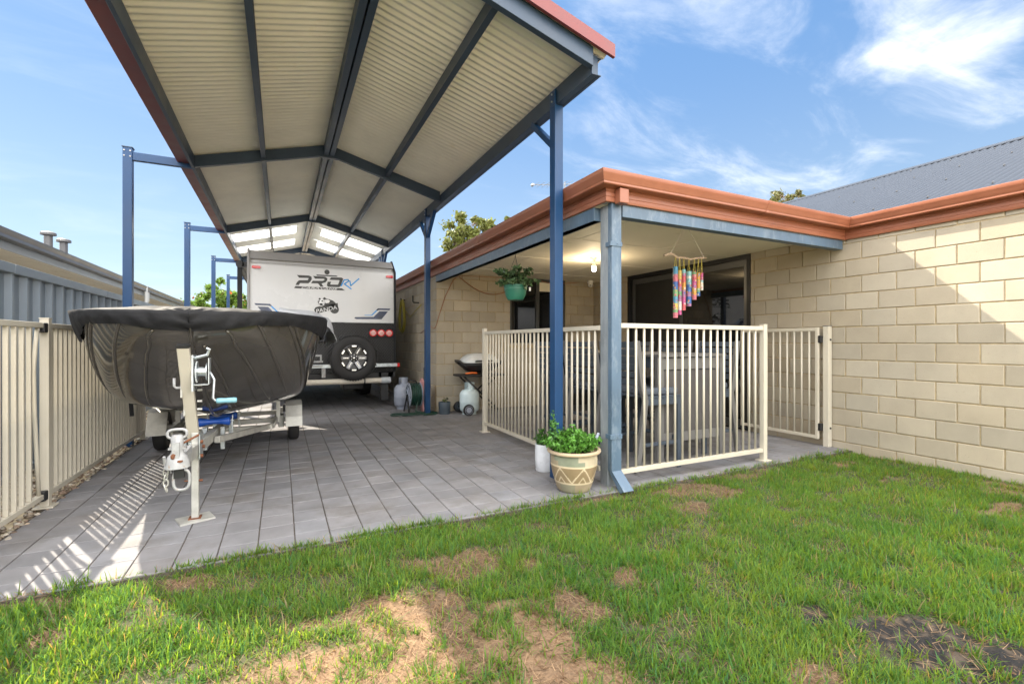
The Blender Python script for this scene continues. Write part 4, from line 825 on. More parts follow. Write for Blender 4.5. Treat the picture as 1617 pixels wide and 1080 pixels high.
m = MB(); m.lathe([(.0, 1.72), (.05, 1.72), (.056, 1.715), (.056, 1.60), (.05, 1.565), (.046, 1.56)], (0, 8.33, .475), 24, 'x'); m.build('pipe_cap', PVCGREY, pp, auto=40)
m = MB()
for x in (1.28, -.05): m.lathe([(.049, x - .012), (.049, x + .012)], (0, 8.33, .475), 20, 'x')
m.build('pipe_strap', BLACK, pp)
m = MB(); m.box(-.2, 1.8, 8.5, 13.5, .50, .60); m.box(-.3, -.2, 8.45, 13.9, .42, .60); m.box(1.58, 1.70, 8.42, 8.52, .12, .60); m.box(1.55, 1.84, 8.5, 8.56, .52, .60); m.build('chassis', BLACK, cv)
for x in (-.30, 1.62):
    for y in (10.6, 11.5):
        ty = MB().lathe([(.20, -.1), (.30, -.115), (.36, -.10), (.38, -.05), (.38, .05), (.36, .10), (.30, .115), (.20, .1)], (x, y, .38), 30, 'x').build('wheel', TYRE, cv, auto=40)
MB().box(1.0, 1.35, 8.9, 9.4, .28, .50).build('under_tank', BLACK, cv, bevel=.02)
SUN_E, SKY_E, EXPO, CLOUD, FILL_BANK = 3.4, .058, 1.76, (8.2, 8.2, 8.2), (28.2, 27.8, 27.3)
# ------------------------------------------------------------------ things along the house wall
def gas(name, x, y, h, r, mat, label):
    g = root(name, (x, y, 0), label, 'gas bottle', 'gas bottles along the house wall'); k = h / .56
    m = MB(); m.lathe([(.0, .035), (r * .6, .03), (r * .92, .06), (r, .10), (r, .19), (r * 1.012, .195), (r * 1.012, .205), (r, .21), (r, h * .60), (r * .95, h * .68), (r * .72, h * .76), (r * .3, h * .80), (0, h * .80)], (x, y, 0), 36); m.build('body', mat, g, smooth=True)
    m = MB(); m.lathe([(r * .72, 0), (r * .72, .05), (r * .70, .05), (r * .70, .0)], (x, y, 0), 28); m.build('foot_ring', mat, g, auto=40)
    m = MB(); c0 = [(r * .52 * math.cos(t), r * .52 * math.sin(t)) for t in np.linspace(-2.2, 2.5, 26)]
    vs = [(x + a, y + b, z) for z in (h * .76, h) for a, b in c0] + [(x + a * .93, y + b * .93, z) for z in (h * .76, h) for a, b in c0]; n = len(c0)
    for i in range(n - 1): m.f += [(i, i + 1, n + i + 1, n + i), (3 * n + i, 3 * n + i + 1, 2 * n + i + 1, 2 * n + i), (n + i, n + i + 1, 3 * n + i + 1, 3 * n + i)]; m.c += [None] * 3
    m.v = [tuple(p) for p in vs]; m.build('collar', mat, g, auto=50)
    v = MB(); v.tube([(x, y, h * .79), (x, y, h * .93)], .014, 10); v.tube([(x - .03, y, h * .88), (x + .03, y, h * .88)], .011, 8); v.lathe([(.02, h * .93), (.022, h * .95), (.0, h * .96)], (x, y, 0), 12); v.build('valve', SILVERANT, g, auto=40); return g
g = gas('gas_bottle', 1.88, 8.05, .53, .155, GASGREY, 'dented grey gas bottle standing behind the hose reel against the house wall')
MB().tube([(1.91, 8.05, .475), (2.0, 7.98, .49), (2.08, 7.95, .46), (2.1, 7.93, .38), (2.08, 7.90, .2)], .012, 8).build('gas_hose', BLACK, g, smooth=True)
MB().box(1.83, 1.86, 7.985, 8.0, .46, .50).build('tag', YHOSE, g)
gb = gas('gas_bottle', 2.68, 6.98, .50, .155, GASWHITE, 'pale blue grey gas bottle standing under the barbecue')
rl = root('hose_reel', (1.98, 7.42, 0), 'garden hose reel wound with dark green hose, faded red frame, behind the navy post', 'hose reel')
cxr, cyr, czr = 1.93, 7.52, .29
m = MB()
for k, xx in enumerate(np.linspace(-.075, .075, 6)):
    for q in range(3): m.lathe([(.0135 * math.cos(t) + .125 + .022 * q, xx + .0135 * math.sin(t)) for t in np.linspace(0, 6.2832, 9)[:-1]], (cxr, cyr, czr), 36, 'x', closed=True)
m.build('coiled_hose', HOSE, rl, smooth=True)
m = MB()
for s in (-.09, .095):
    m.lathe([(.19, s - .006), (.196, s), (.19, s + .006), (.165, s + .006), (.165, s - .006)], (cxr, cyr, czr), 36, 'x', closed=True); m.lathe([(.06, s - .006), (.06, s + .006), (.0, s + .007)], (cxr, cyr, czr), 20, 'x')
    for k in range(12): m.bar((cxr + s, cyr + .05 * math.cos(k * .5236), czr + .05 * math.sin(k * .5236)), (cxr + s, cyr + .17 * math.cos(k * .5236), czr + .17 * math.sin(k * .5236)), .008, .012, (1, 0, 0))
m.lathe([(.11, -.09), (.11, .09)], (cxr, cyr, czr), 24, 'x'); m.build('drum', GASGREY, rl, auto=40)
m = MB(); fr = [(7.34, .50), (7.40, .55), (7.46, .545), (7.50, .48), (7.56, .36), (7.62, .33), (7.64, .26), (7.60, .20), (7.52, .16), (7.42, .02), (7.34, .0), (7.32, .05), (7.38, .2), (7.36, .34)]
n = len(fr); vs = [(cxr + .108, y + .06, z) for y, z in fr] + [(cxr + .135, y + .06, z) for y, z in fr]; m.add(vs, [tuple(range(n)), tuple(range(2 * n - 1, n - 1, -1))] + [(i, i + n, (i + 1) % n + n, (i + 1) % n) for i in range(n)]); fm = m.build('side_frame', PINK, rl, bevel=.004)
for yy, z in ((7.47, .49), (7.60, .28), (7.50, .26)):
    MB().lathe([(.022, cxr + .105), (.022, cxr + .098), (.012, cxr + .096)], (0, yy + .04, z), 14, 'x').build('boss', PINK, fm)
m = MB(); m.tube([(cxr - .12, 7.36, .01), (cxr - .11, 7.52, .29), (cxr - .12, 7.70, .01)], .012, 8); m.tube([(cxr - .10, 7.5, .47), (cxr + .11, 7.5, .47)], .012, 8); m.build('stand', BLACK, rl, smooth=True)
ho = []
for t in np.linspace(0, 1, 90):
    a = -1.2 + t * 2 * math.pi * 2.15; q = .27 - .05 * t; ho.append((1.86 + .22 * math.sin(t * 5) * .5 + q * 1.2 * math.cos(a), 7.22 + q * .42 * math.sin(a) + .05 * t, .014 + .012 * t + .006 * math.sin(a * 3)))
ho += [(1.90, 7.30, .05), (1.93, 7.33, .14), (1.96, 7.38, .22), (1.95, 7.42, .27)]
MB().tube(ho, .0115, 8).build('loose_hose', HOSE, rl, smooth=True)
yh = root('hanging_hose', (2.2, 9.6, 1.9), 'loops of yellow hose hung on the block wall beside the caravan', 'hose')
m = MB()
for k in range(6):
    r = random.Random(k); w = .16 + .05 * r.random(); h = .58 + .1 * r.random(); z0 = 2.0; y0 = 9.55 + .04 * r.random()
    m.tube([(2.225 - .006 * k, y0 + w * math.sin(t) * (1 - .35 * math.cos(t)), z0 - h / 2 + h / 2 * math.cos(t)) for t in np.linspace(0, 2 * math.pi, 33)], .011, 7, cap=False)
m.tube([(2.24, 9.5, 1.8), (2.235, 9.0, 1.62), (2.235, 8.6, 1.72), (2.235, 8.2, 1.80)], .009, 7); m.build('coil', YHOSE, yh, smooth=True)
MB().tube([(2.27, 9.55, 1.99), (2.19, 9.55, 1.99), (2.18, 9.55, 2.03)], .012, 7).build('hook', BLACK, yh, smooth=True)
m = MB(); m.tube([(2.27, 8.48, 1.86), (2.17, 8.48, 1.86), (2.155, 8.48, 1.875), (2.155, 8.48, 1.98)], .012, 8)
tag(m.build('wall_hook', BLACK, smooth=True), 'black metal hook on the block wall between yellow hose and navy post', 'hook')
tp_ = root('garden_tap', (2.27, 7.8, .7), 'dark garden tap with short hanging hose on the block wall corner', 'tap')
m = MB(); m.tube([(2.27, 7.8, .72), (2.20, 7.8, .72), (2.18, 7.8, .70), (2.18, 7.8, .65)], .014, 8); m.tube([(2.22, 7.8, .73), (2.21, 7.8, .80)], .01, 6); m.build('spout', BLACKMET, tp_, smooth=True)
MB().bar((2.19, 7.76, .82), (2.23, 7.84, .80), .02, .012).build('handle', BLACKMET, tp_, bevel=.003)
MB().tube([(2.18, 7.8, .65), (2.178, 7.8, .52), (2.19, 7.77, .45), (2.21, 7.74, .42)], .013, 8).build('hose_tail', BLACK, tp_, smooth=True)

def leaf_cloud(pts, size, mat, name, parent, base, seed=1, elong=1.6, droop=0, kind=None):
    r = np.random.default_rng(seed); n = len(pts); P = np.array(pts, float); a = r.normal(size=(n, 3)); a /= np.linalg.norm(a, axis=1)[:, None]; b = r.normal(size=(n, 3)); b -= a * (a * b).sum(1)[:, None]; b /= np.linalg.norm(b, axis=1)[:, None]
    c = np.cross(a, b); s = (size * r.uniform(.6, 1.35, n))[:, None]; L = a * s * elong * .5; W = b * s * .5; B = c * s * .12
    V = np.stack([P - L, P + W * .9 + B - L * .1, P + L, P - W * .9 + B - L * .1], 1).reshape(-1, 3); F = np.arange(4 * n).reshape(n, 4)
    k = r.uniform(.65, 1.35, n)[:, None]; C = np.array(base)[None] * k + r.normal(0, .04, (n, 3)); C = np.clip(C, .05, 3); off = wloc(parent) if parent else Vector((0, 0, 0))
    o = np_mesh(name, V - np.array(off), F, mat, np.repeat(C, 4, 0)); o.parent = parent; return o
sp = root('small_pot', (2.33, 7.17, 0), 'small slate grey pot with a sparse cutting at the wall corner', 'plant pot')
m = MB(); m.lathe([(.0, .0), (.088, .0), (.092, .02), (.090, .06), (.093, .065), (.093, .12), (.095, .185), (.092, .19), (.085, .185), (.083, .165), (.0, .165)], (2.33, 7.17, 0), 28); m.build('pot', DARKPOT, sp, auto=40)
m = MB(); m.tube([(2.33, 7.17, .16), (2.335, 7.17, .20), (2.35, 7.165, .225), (2.39, 7.16, .24)], .009, 6); m.build('stem', LEAFD, sp, smooth=True)
leaf_cloud([(2.33 + random.uniform(-.02, .08), 7.17 + random.uniform(-.03, .03), .215 + random.uniform(-.02, .04)) for _ in range(14)], .035, LEAFD, 'leaves', sp, (1.3, .95, .7))

# ------------------------------------------------------------------ barbecue
bq = root('barbecue', (2.78, 7.0, 0), 'black portable barbecue with pale lid on a folding wheeled cart', 'barbecue')
m = MB(); n = 10
prof = [(.0, .64), (.10, .645), (.20, .69), (.27, .77), (.285, .80), (.275, .80), (.26, .78), (.0, .76)]
vs = []; ns = 40
for r_, z in prof:
    for j in range(ns): t = 2 * math.pi * j / ns; vs.append((2.86 + 1.15 * r_ * math.copysign(abs(math.cos(t)) ** .65, math.cos(t)), 7.02 + .78 * r_ * math.copysign(abs(math.sin(t)) ** .65, math.sin(t)), z))
m.add(vs, [(i * ns + j, i * ns + (j + 1) % ns, (i + 1) * ns + (j + 1) % ns, (i + 1) * ns + j) for i in range(len(prof) - 1) for j in range(ns)]); m.build('firebox', BLACK, bq, smooth=True)
m = MB(); prof = [(.285, .812), (.28, .85), (.24, .90), (.17, .945), (.08, .96), (.0, .963)]; vs = []
for r_, z in prof:
    for j in range(ns): t = 2 * math.pi * j / ns; vs.append((2.86 + 1.1 * r_ * math.copysign(abs(math.cos(t)) ** .65, math.cos(t)), 7.02 + .76 * r_ * math.copysign(abs(math.sin(t)) ** .65, math.sin(t)), z))
m.add(vs, [(i * ns + j, i * ns + (j + 1) % ns, (i + 1) * ns + (j + 1) % ns, (i + 1) * ns + j) for i in range(len(prof) - 1) for j in range(ns)]); ld = m.build('lid', LIDGREY, bq, smooth=True)
MB().tube([(2.72, 6.80, .84), (2.72, 6.76, .845), (2.98, 6.76, .845), (2.98, 6.80, .84)], .012, 8).build('handle', BLACK, ld, smooth=True)
m = MB(); m.bar((2.50, 6.92, .835), (2.62, 6.9, .74), .05, .035); m.bar((2.50, 7.12, .835), (2.62, 7.12, .74), .05, .035); m.bar((2.50, 6.90, .84), (2.50, 7.14, .84), .035, .035); m.bar((3.22, 6.9, .82), (3.10, 6.9, .74), .05, .03); m.bar((3.22, 7.12, .82), (3.10, 7.12, .74), .05, .03); m.bar((3.22, 6.9, .82), (3.22, 7.14, .82), .035, .035); m.build('carry_handle', BLACK, bq, bevel=.012)
sh_ = MB().box(2.48, 3.24, 6.84, 7.2, .595, .63).build('shelf', BLACK, bq, bevel=.012)
m = MB()
for a, b in (((2.56, 6.90, .60), (3.14, 6.90, .06)), ((3.14, 6.93, .60), (2.58, 6.93, .10)), ((2.56, 7.15, .60), (3.14, 7.15, .06)), ((3.14, 7.12, .60), (2.58, 7.12, .10))): m.tube([a, b], .014, 8)
m.tube([(3.14, 6.90, .06), (3.14, 7.15, .06)], .014, 8); m.tube([(2.58, 6.80, .10), (2.58, 7.25, .10)], .010, 8); m.tube([(2.86, 6.90, .33), (2.86, 7.15, .33)], .012, 8); m.build('cart_frame', BLACKMET, bq, smooth=True)
for yy in (6.80, 7.25):
    m = MB(); m.lathe([(.045, -.02), (.082, -.022), (.088, -.012), (.088, .012), (.082, .022), (.045, .02)], (2.60, yy, .088), 28, 'y', closed=True); w = m.build('wheel', BLACK, bq, auto=40)
    MB().lathe([(.0, -.016), (.02, -.018), (.062, -.015), (.066, -.023), (.06, -.024), (.066, .015), (.0, .016)], (2.60, yy, .088), 24, 'y').build('hub', DARKPOT if yy > 7 else GASGREY, w, auto=40)
tg = MB(); tg.tube([(2.58, 6.88, .645), (2.68, 6.86, .655), (2.76, 6.85, .648)], .011, 6); tg.tube([(2.585, 6.90, .645), (2.68, 6.895, .66), (2.76, 6.86, .655)], .011, 6); tag(tg.build('tongs', ORANGE, smooth=True), 'orange tongs lying on the shelf of the barbecue', 'tongs')

# ------------------------------------------------------------------ pots by the patio corner
pp_ = root('patterned_pot', (2.04, 3.06, 0), 'round brown glazed pot with cream zigzag lines holding a bushy green herb', 'plant pot')
def potcol(t, z, r):
    z /= .315; cream = (.60, .49, .33); brown = (.28, .205, .115); sage = (.24, .26, .185)
    if z > .90: return (.55, .43, .29)
    if abs(z - .655) < .022 or abs(z - .25) < .02: return cream
    if z > .675: return [sage, (.52, .44, .31), (.33, .27, .18)][int((t * 4.2 / 6.283 * 1.3 + (.25 if z > .78 else 0)) % 3)]
    if z < .25: return (.34, .275, .18) if (t * 3 / 6.28) % 1 < .6 else (.27, .25, .17)
    u = (t * 6 / 6.2832 + .15) % 1; tri = abs(u - .5) * 2; zz = (z - .27) / .365
    for lev, w in ((1 - tri, .07), ((1 - tri) - .62, .06)):
        if abs(zz - (lev * .98 + (.0 if w == .07 else 0))) < w and zz > 0: return cream
    if tri > .55 and abs(zz - (1 - (tri - .55) * -2.1) + .95 - .0) < .0: return cream
    return brown
op = [(.0, .0), (.118, .0), (.123, .006)]; ip = []
zz = [.006 + .2835 * k / 60 for k in range(1, 61)]
for z in zz: t = z / .29; op.append((.123 + .067 * math.sin(min(1, t * .92) * math.pi / 2) ** .9 - .010 * max(0, t - .7) / .3, z))
op += [(.19, .288), (.203, .292), (.209, .302), (.205, .314), (.192, .318), (.180, .312), (.176, .285), (.0, .285)]
m = MB(); m.lathe(op, (2.04, 3.06, 0), 150, colf=potcol); m.build('pot', POTCOL, pp_, auto=50)
MB().lathe([(.178, .278), (.09, .292), (.0, .295)], (2.04, 3.06, 0), 24).build('soil', SOIL, pp_, smooth=True)
def herb(parent, cx_, cy_, z0, nst, rad, hgt, mat, seed, leaf, base, per=26):
    r = random.Random(seed); st_ = MB(); pts = []
    for i in range(nst):
        a = r.uniform(0, 6.283); q = rad * math.sqrt(r.random()); ex = cx_ + q * math.cos(a) * 1.15; ey = cy_ + q * math.sin(a) * 1.0; h = hgt * (1.05 - .55 * (q / rad) ** 2) * r.uniform(.75, 1.1); sxx = cx_ + .4 * q * math.cos(a); syy = cy_ + .4 * q * math.sin(a)
        p0, p1, p2 = Vector((sxx, syy, z0)), Vector((sxx * .5 + ex * .5, syy * .5 + ey * .5, z0 + h * .65)), Vector((ex + r.uniform(-.02, .02), ey + r.uniform(-.02, .02), z0 + h)); st_.tube([p0, p1, p2], [.0022, .0018, .0012], 4)
        for k in range(per):
            t = r.uniform(.25, 1.03); p = p0 * (1 - t) ** 2 + p1 * 2 * t * (1 - t) + p2 * t * t; pts.append(p + Vector((r.gauss(0, .011), r.gauss(0, .011), r.gauss(0, .008))))
    st_.build('stems', mat, parent); return leaf_cloud(pts, leaf, mat, 'leaves', parent, base, seed, 2.2)
herb(pp_, 2.02, 3.06, .285, 150, .20, .17, LEAFC, 4, .0155, (1.25, 1.25, 1.0), 30)
herb(pp_, 1.885, 3.08, .30, 7, .05, .32, LEAFC, 9, .013, (.95, 1.0, 1.15), 34)
m = MB(); m.bar((2.17, 3.05, .29), (2.235, 3.02, .405), .028, .022); m.tube([(2.235, 3.02, .40), (2.245, 3.016, .425)], .012, 8); tag(m.build('hand_trowel', GASGREY, bevel=.004), 'grey handled garden tool stuck in the patterned pot', 'garden tool')
wpt = root('white_pot', (2.10, 3.62, 0), 'tall white glazed pot half hidden behind the navy post', 'plant pot')
m = MB(); m.lathe([(.0, .0), (.07, .0), (.078, .01), (.082, .10), (.082, .235), (.079, .238), (.074, .23), (.073, .2), (.0, .2)], (2.10, 3.62, 0), 30); m.build('pot', WHITEPOT, wpt, auto=40)
herb(wpt, 2.08, 3.62, .20, 16, .08, .15, LEAFC, 14, .02, (.9, .95, .9), 12)

# ------------------------------------------------------------------ hanging basket, chime, lamp, camera, cable
hb = root('hanging_basket', (2.48, 4.95, 1.7), 'green plastic hanging basket with trailing fleshy plant under the patio beam', 'hanging basket')
m = MB(); m.lathe([(.0, 1.635), (.088, 1.632), (.095, 1.64), (.105, 1.66), (.122, 1.70), (.128, 1.745), (.134, 1.75), (.136, 1.785), (.142, 1.79), (.143, 1.805), (.135, 1.805), (.13, 1.78), (.0, 1.78)], (2.48, 4.95, 0), 40); m.build('pot', GREENPOT, hb, auto=35)
m = MB()
for k in range(3): a = 2.1 * k + .4; m.tube([(2.48 + .135 * math.cos(a), 4.95 + .135 * math.sin(a), 1.80), (2.48, 4.95, 2.15)], .0022, 5)
m.tube([(2.48, 4.95, 2.14), (2.48, 4.95, 2.17), (2.47, 4.95, 2.19), (2.485, 4.95, 2.21), (2.48, 4.95, 2.272)], .004, 6); m.build('hanger', BLACK, hb, smooth=True)
MB().box(2.60, 2.625, 4.835, 4.84, 1.735, 1.78).build('price_tag', WHITEPL, hb)
r = random.Random(21); pts = []; stm = MB()
for i in range(46):
    a = r.uniform(0, 6.283); L_ = r.uniform(.10, .27); dn = r.uniform(-.06, .17) if r.random() < .75 else -.13; prev = Vector((2.48 + .06 * math.cos(a), 4.95 + .06 * math.sin(a), 1.79)); P2 = [prev]
    for t in (.33, .66, 1): P2.append(Vector((2.48 + (.06 + L_ * t * .85) * math.cos(a), 4.95 + (.06 + L_ * t * .85) * math.sin(a), 1.79 + .16 * math.sin(t * 2.2) * (1 if dn > 0 else .5) + dn * t * t * .6)))
    stm.tube(P2, .003, 4)
    for p, q in zip(P2[:-1], P2[1:]):
        for _ in range(9): t = r.random(); pts.append(p.lerp(q, t) + Vector((r.gauss(0, .010), r.gauss(0, .010), r.gauss(0, .010))))
stm.build('stems', LEAFD, hb); leaf_cloud(pts, .032, LEAFD, 'leaves', hb, (1.1, 1.1, 1.05), 5, 1.8)

ch = root('wind_chime', (3.66, 3.47, 2.0), 'driftwood wind chime with seven bright painted bamboo tubes of falling length', 'wind chime')
dr = [(3.37, 1.988), (3.41, 2.0), (3.449, 2.008), (3.50, 1.995), (3.55, 1.982), (3.60, 1.985), (3.66, 1.980), (3.72, 1.976), (3.78, 1.990), (3.84, 1.998), (3.90, 2.004), (3.96, 2.012)]
MB().tube([(x, 3.47 + .012 * math.sin(i * 1.9), z) for i, (x, z) in enumerate(dr)], [.011, .016, .014, .012, .013, .011, .012, .011, .010, .011, .010, .007], 9).build('driftwood', DRIFT, ch, smooth=True)
m = MB(); m.tube([(3.449, 3.47, 2.0), (3.62, 3.47, 2.272)], .0032, 6); m.tube([(3.92, 3.47, 2.0), (3.705, 3.47, 2.272)], .0032, 6); m.blob((3.449, 3.47, 2.01), (.016, .018, .02), 1, .3); m.build('cord', ROPE, ch)
pal = [tuple(q * .72 for q in c_) for c_ in [(.72, .12, .14), (.80, .38, .06), (.10, .35, .55), (.62, .10, .30), (.20, .45, .20), (.75, .62, .30), (.85, .80, .70), (.05, .15, .45), (.75, .20, .25), (.30, .62, .62), (.80, .55, .12), (.45, .2, .35)]]
for k, (x, zt_, zb_, w) in enumerate([(3.518, 1.886, 1.38, .0235), (3.575, 1.855, 1.411, .018), (3.631, 1.869, 1.458, .018), (3.701, 1.853, 1.50, .024), (3.776, 1.858, 1.569, .0215), (3.832, 1.847, 1.607, .019), (3.88, 1.85, 1.67, .0155)]):
    r = random.Random(40 + k); z = zb_; hs = [z]; cs = []
    while z < zt_ - .02: z = min(zt_, z + r.uniform(.025, .085)); hs.append(z); cs.append(r.choice(pal))
    hs[-1] = zt_; m = MB(); NN = 20
    prof = []; 
    for a, b in zip(hs[:-1], hs[1:]):
        nn = max(2, int((b - a) / .008)); prof += [a + (b - a) * q / nn for q in range(nn)]
    prof.append(zt_)
    dots = [(r.random() * 6.28, r.uniform(zb_, zt_), r.choice(pal)) for _ in range(26)]
    def cf(t, zz_, rr_, hs=hs, cs=cs, dots=dots):
        i = max(0, min(len(cs) - 1, sum(1 for h in hs[1:] if h < zz_)))
        for a, b, c in dots:
            if abs(((t - a + 3.14) % 6.28) - 3.14) < .36 and abs(zz_ - b) < .007: return c
        return cs[i]
    m.lathe([(w, z) for z in prof], (x, 3.47, 0), NN, colf=cf); tb = m.build('tube', CHIMECOL, ch, smooth=True)
    m = MB()
    for s_ in (-1, 1): m.tube([(x + s_ * w * .6, 3.47, zt_), (x, 3.47, interp(x, [a for a, b in dr], [b for a, b in dr]))], .002, 5)
    m.build('string', YCORD, tb)

lt = root('ceiling_lamp', (3.785, 5.19, 2.27), 'bare lit bulb in a white batten holder on the patio ceiling', 'lamp')
MB().lathe([(.055, 2.272), (.055, 2.262), (.03, 2.255), (.021, 2.25), (.021, 2.185), (.026, 2.18), (.026, 2.16), (.0, 2.158)], (3.785, 5.19, 0), 24).build('holder', WHITEPL, lt, auto=40)
MB().lathe([(.0, 2.088), (.016, 2.092), (.027, 2.105), (.028, 2.15), (.018, 2.16), (.0, 2.161)], (3.785, 5.19, 0), 24).build('bulb', BULBM, lt, smooth=True)
ld_ = bpy.data.lights.new('bulb_light', 'POINT'); ld_.energy = 7.5; ld_.color = (1, .77, .48); ld_.shadow_soft_size = .03; lo = bpy.data.objects.new('bulb_light', ld_); lo.location = (3.785, 5.19, 2.06); col.objects.link(lo)
sc_ = root('security_camera', (5.15, 7.18, 2.27), 'white dome security camera under the patio ceiling near the corner', 'camera')
MB().lathe([(.055, 2.272), (.055, 2.24), (.045, 2.225), (.0, 2.222)], (5.15, 7.18, 0), 24).build('base', WHITEPL, sc_, auto=40)
MB().blob((5.15, 7.17, 2.195), (.046, .046, .046), 3).build('dome', WHITEPL, sc_, smooth=True)
m = MB(); m.lathe([(.0, 0), (.016, 0), (.016, .008), (.0, .012)], (0, 0, 0), 14, 'y'); lm = MB()
for s_ in (-.018, .018): lm.blob((5.15 + s_ - .012, 7.131, 2.185), (.012, .008, .012), 2)
lm.build('lens', BLACK, sc_, smooth=True)
cb_ = MB(); cb_.tube([(2.262, 8.35, 1.30), (2.264, 7.8, 1.42), (2.266, 7.5, 1.36), (2.262, 7.372, 1.42), (2.30, 7.372, 1.56), (2.42, 7.385, 1.90), (2.55, 7.385, 2.16), (2.63, 7.38, 2.235)] + [(2.63 + .97 * t, 7.383, 2.235 - .28 * math.sin(t * math.pi / 1.28) * (1 if t < .9 else 1)) for t in np.linspace(.05, 1, 12)], .006, 6); cb_.tube([(4.02, 7.385, 2.262), (4.36, 7.385, 2.215), (4.76, 7.385, 2.228), (5.05, 7.385, 2.262)], .006, 6); cb_.tube([(2.63, 7.38, 2.24), (3.2, 7.385, 2.25), (4.1, 7.385, 2.262)], .004, 6)
tag(cb_.build('cable', CABLE, smooth=True), 'orange brown cable sagging along the top of the patio wall', 'cable')

# ------------------------------------------------------------------ bar table and chairs
tb = root('bar_table', (3.5, 4.2, 0), 'tall grey slatted bar table with panelled end facing the lawn', 'table')
m = MB(); 
for k in range(7): m.box(3.06 + .127 * k, 3.06 + .127 * k + .118, 3.22, 5.28, 1.0, 1.028)
m.build('table_top', CHAIRF, tb, bevel=.003)
for y in (3.255, 5.245):
    for x in (3.10, 3.905): MB().box(x - .038, x + .038, y - .022, y + .022, 0, .999).build('leg', CHAIRF if y < 4 else CHAIRM, tb, bevel=.003)
    for za, zb in ((.885, .99), (.215, .30)): MB().box(3.139, 3.866, y - .016, y + .016, za, zb).build('end_rail', CHAIRF, tb, bevel=.002)
    m = MB(); 
    for k in range(5): m.box(3.142 + .1445 * k, 3.142 + .1445 * k + .1425, y - .008, y + .008, .301, .876)
    m.build('end_panel', TABPANEL, tb)
    MB().box(3.05, 3.955, y - .045, y + .045, -.001, .045).build('plinth', CHAIRF, tb, bevel=.003)
for x in (3.10, 3.905): MB().box(x - .018, x + .018, 3.28, 5.22, .90, .985).build('side_rail', CHAIRM, tb, bevel=.003)
def make_chair():
    c = root('bar_chair', (0, 0, 0), 'slate blue slatted bar chair at the left side of the patio table, nearest the lawn', 'bar chair', 'bar chairs around the patio table')
    W = .25
    for s in (-1, 1):
        pts = [(-.24, 0), (-.165, .45), (-.145, .62), (-.165, .72), (-.24, 1.15), (-.285, 1.15), (-.225, .72), (-.19, .62), (-.215, .45), (-.285, 0)]
        m = MB(); n = len(pts); y0, y1 = s * W - .018, s * W + .018
        m.add([(x, y0, z) for x, z in pts] + [(x, y1, z) for x, z in pts], [tuple(range(n)), tuple(range(2 * n - 1, n - 1, -1))] + [(i, i + n, (i + 1) % n + n, (i + 1) % n) for i in range(n)]); m.build('rear_leg', CHAIRF, c, bevel=.003)
        MB().box(.20, .24, s * W - .018, s * W + .018, 0, .64).build('front_leg', CHAIRM, c, bevel=.003); MB().box(-.17, .20, s * W - .012, s * W + .012, .22, .25).build('stretcher', CHAIRM, c, bevel=.002)
        MB().box(-.15, .20, s * W - .016, s * W + .016, .58, .64).build('seat_rail', CHAIRM, c, bevel=.002)
    m = MB()
    for k in range(6):
        z0, z1 = .755 + .067 * k, .755 + .067 * k + .052; xm = lambda z: -.198 - (z - .72) * .17
        m.add([(xm(z0) - .008, -W + .018, z0), (xm(z0) - .008, W - .018, z0), (xm(z1) - .008, W - .018, z1), (xm(z1) - .008, -W + .018, z1), (xm(z0) + .008, -W + .018, z0), (xm(z0) + .008, W - .018, z0), (xm(z1) + .008, W - .018, z1), (xm(z1) + .008, -W + .018, z1)], [(0, 3, 2, 1), (4, 5, 6, 7), (0, 1, 5, 4), (1, 2, 6, 5), (2, 3, 7, 6), (3, 0, 4, 7)])
    m.build('backrest', CHAIRM, c, bevel=.002)
    MB().box(-.17, .255, -W - .016, W + .016, .642, .66).build('seat', CHAIRM, c, bevel=.003); MB().box(-.15, .25, -W + .02, W - .02, .661, .725).build('cushion', CUSH, c, bevel=.022, seg=3)
    MB().box(.205, .235, -W + .018, W - .018, .25, .285).build('footrest', CHAIRM, c, bevel=.002); return c
ch0 = make_chair(); lab = ['slate blue slatted bar chair at the left side of the patio table, nearest the lawn', 'middle slatted bar chair on the left side of the patio table', 'slatted bar chair on the left side of the table, furthest into the patio', 'slatted bar chair across the table, nearest the open patio gate', 'middle slatted bar chair on the far side of the patio table', 'slatted bar chair on the far side of the table, by the dark insect screen']
for i, (x, y, rz) in enumerate([(3.035, 3.43, 0), (3.03, 4.08, 3), (3.04, 4.73, -2), (3.99, 3.59, 180), (3.99, 4.21, 177), (4.0, 4.85, 182)]):
    c = ch0 if i == 0 else copy_tree(ch0); c.location = (x, y, 0); c.rotation_euler.z = R(rz); c['label'] = lab[i]

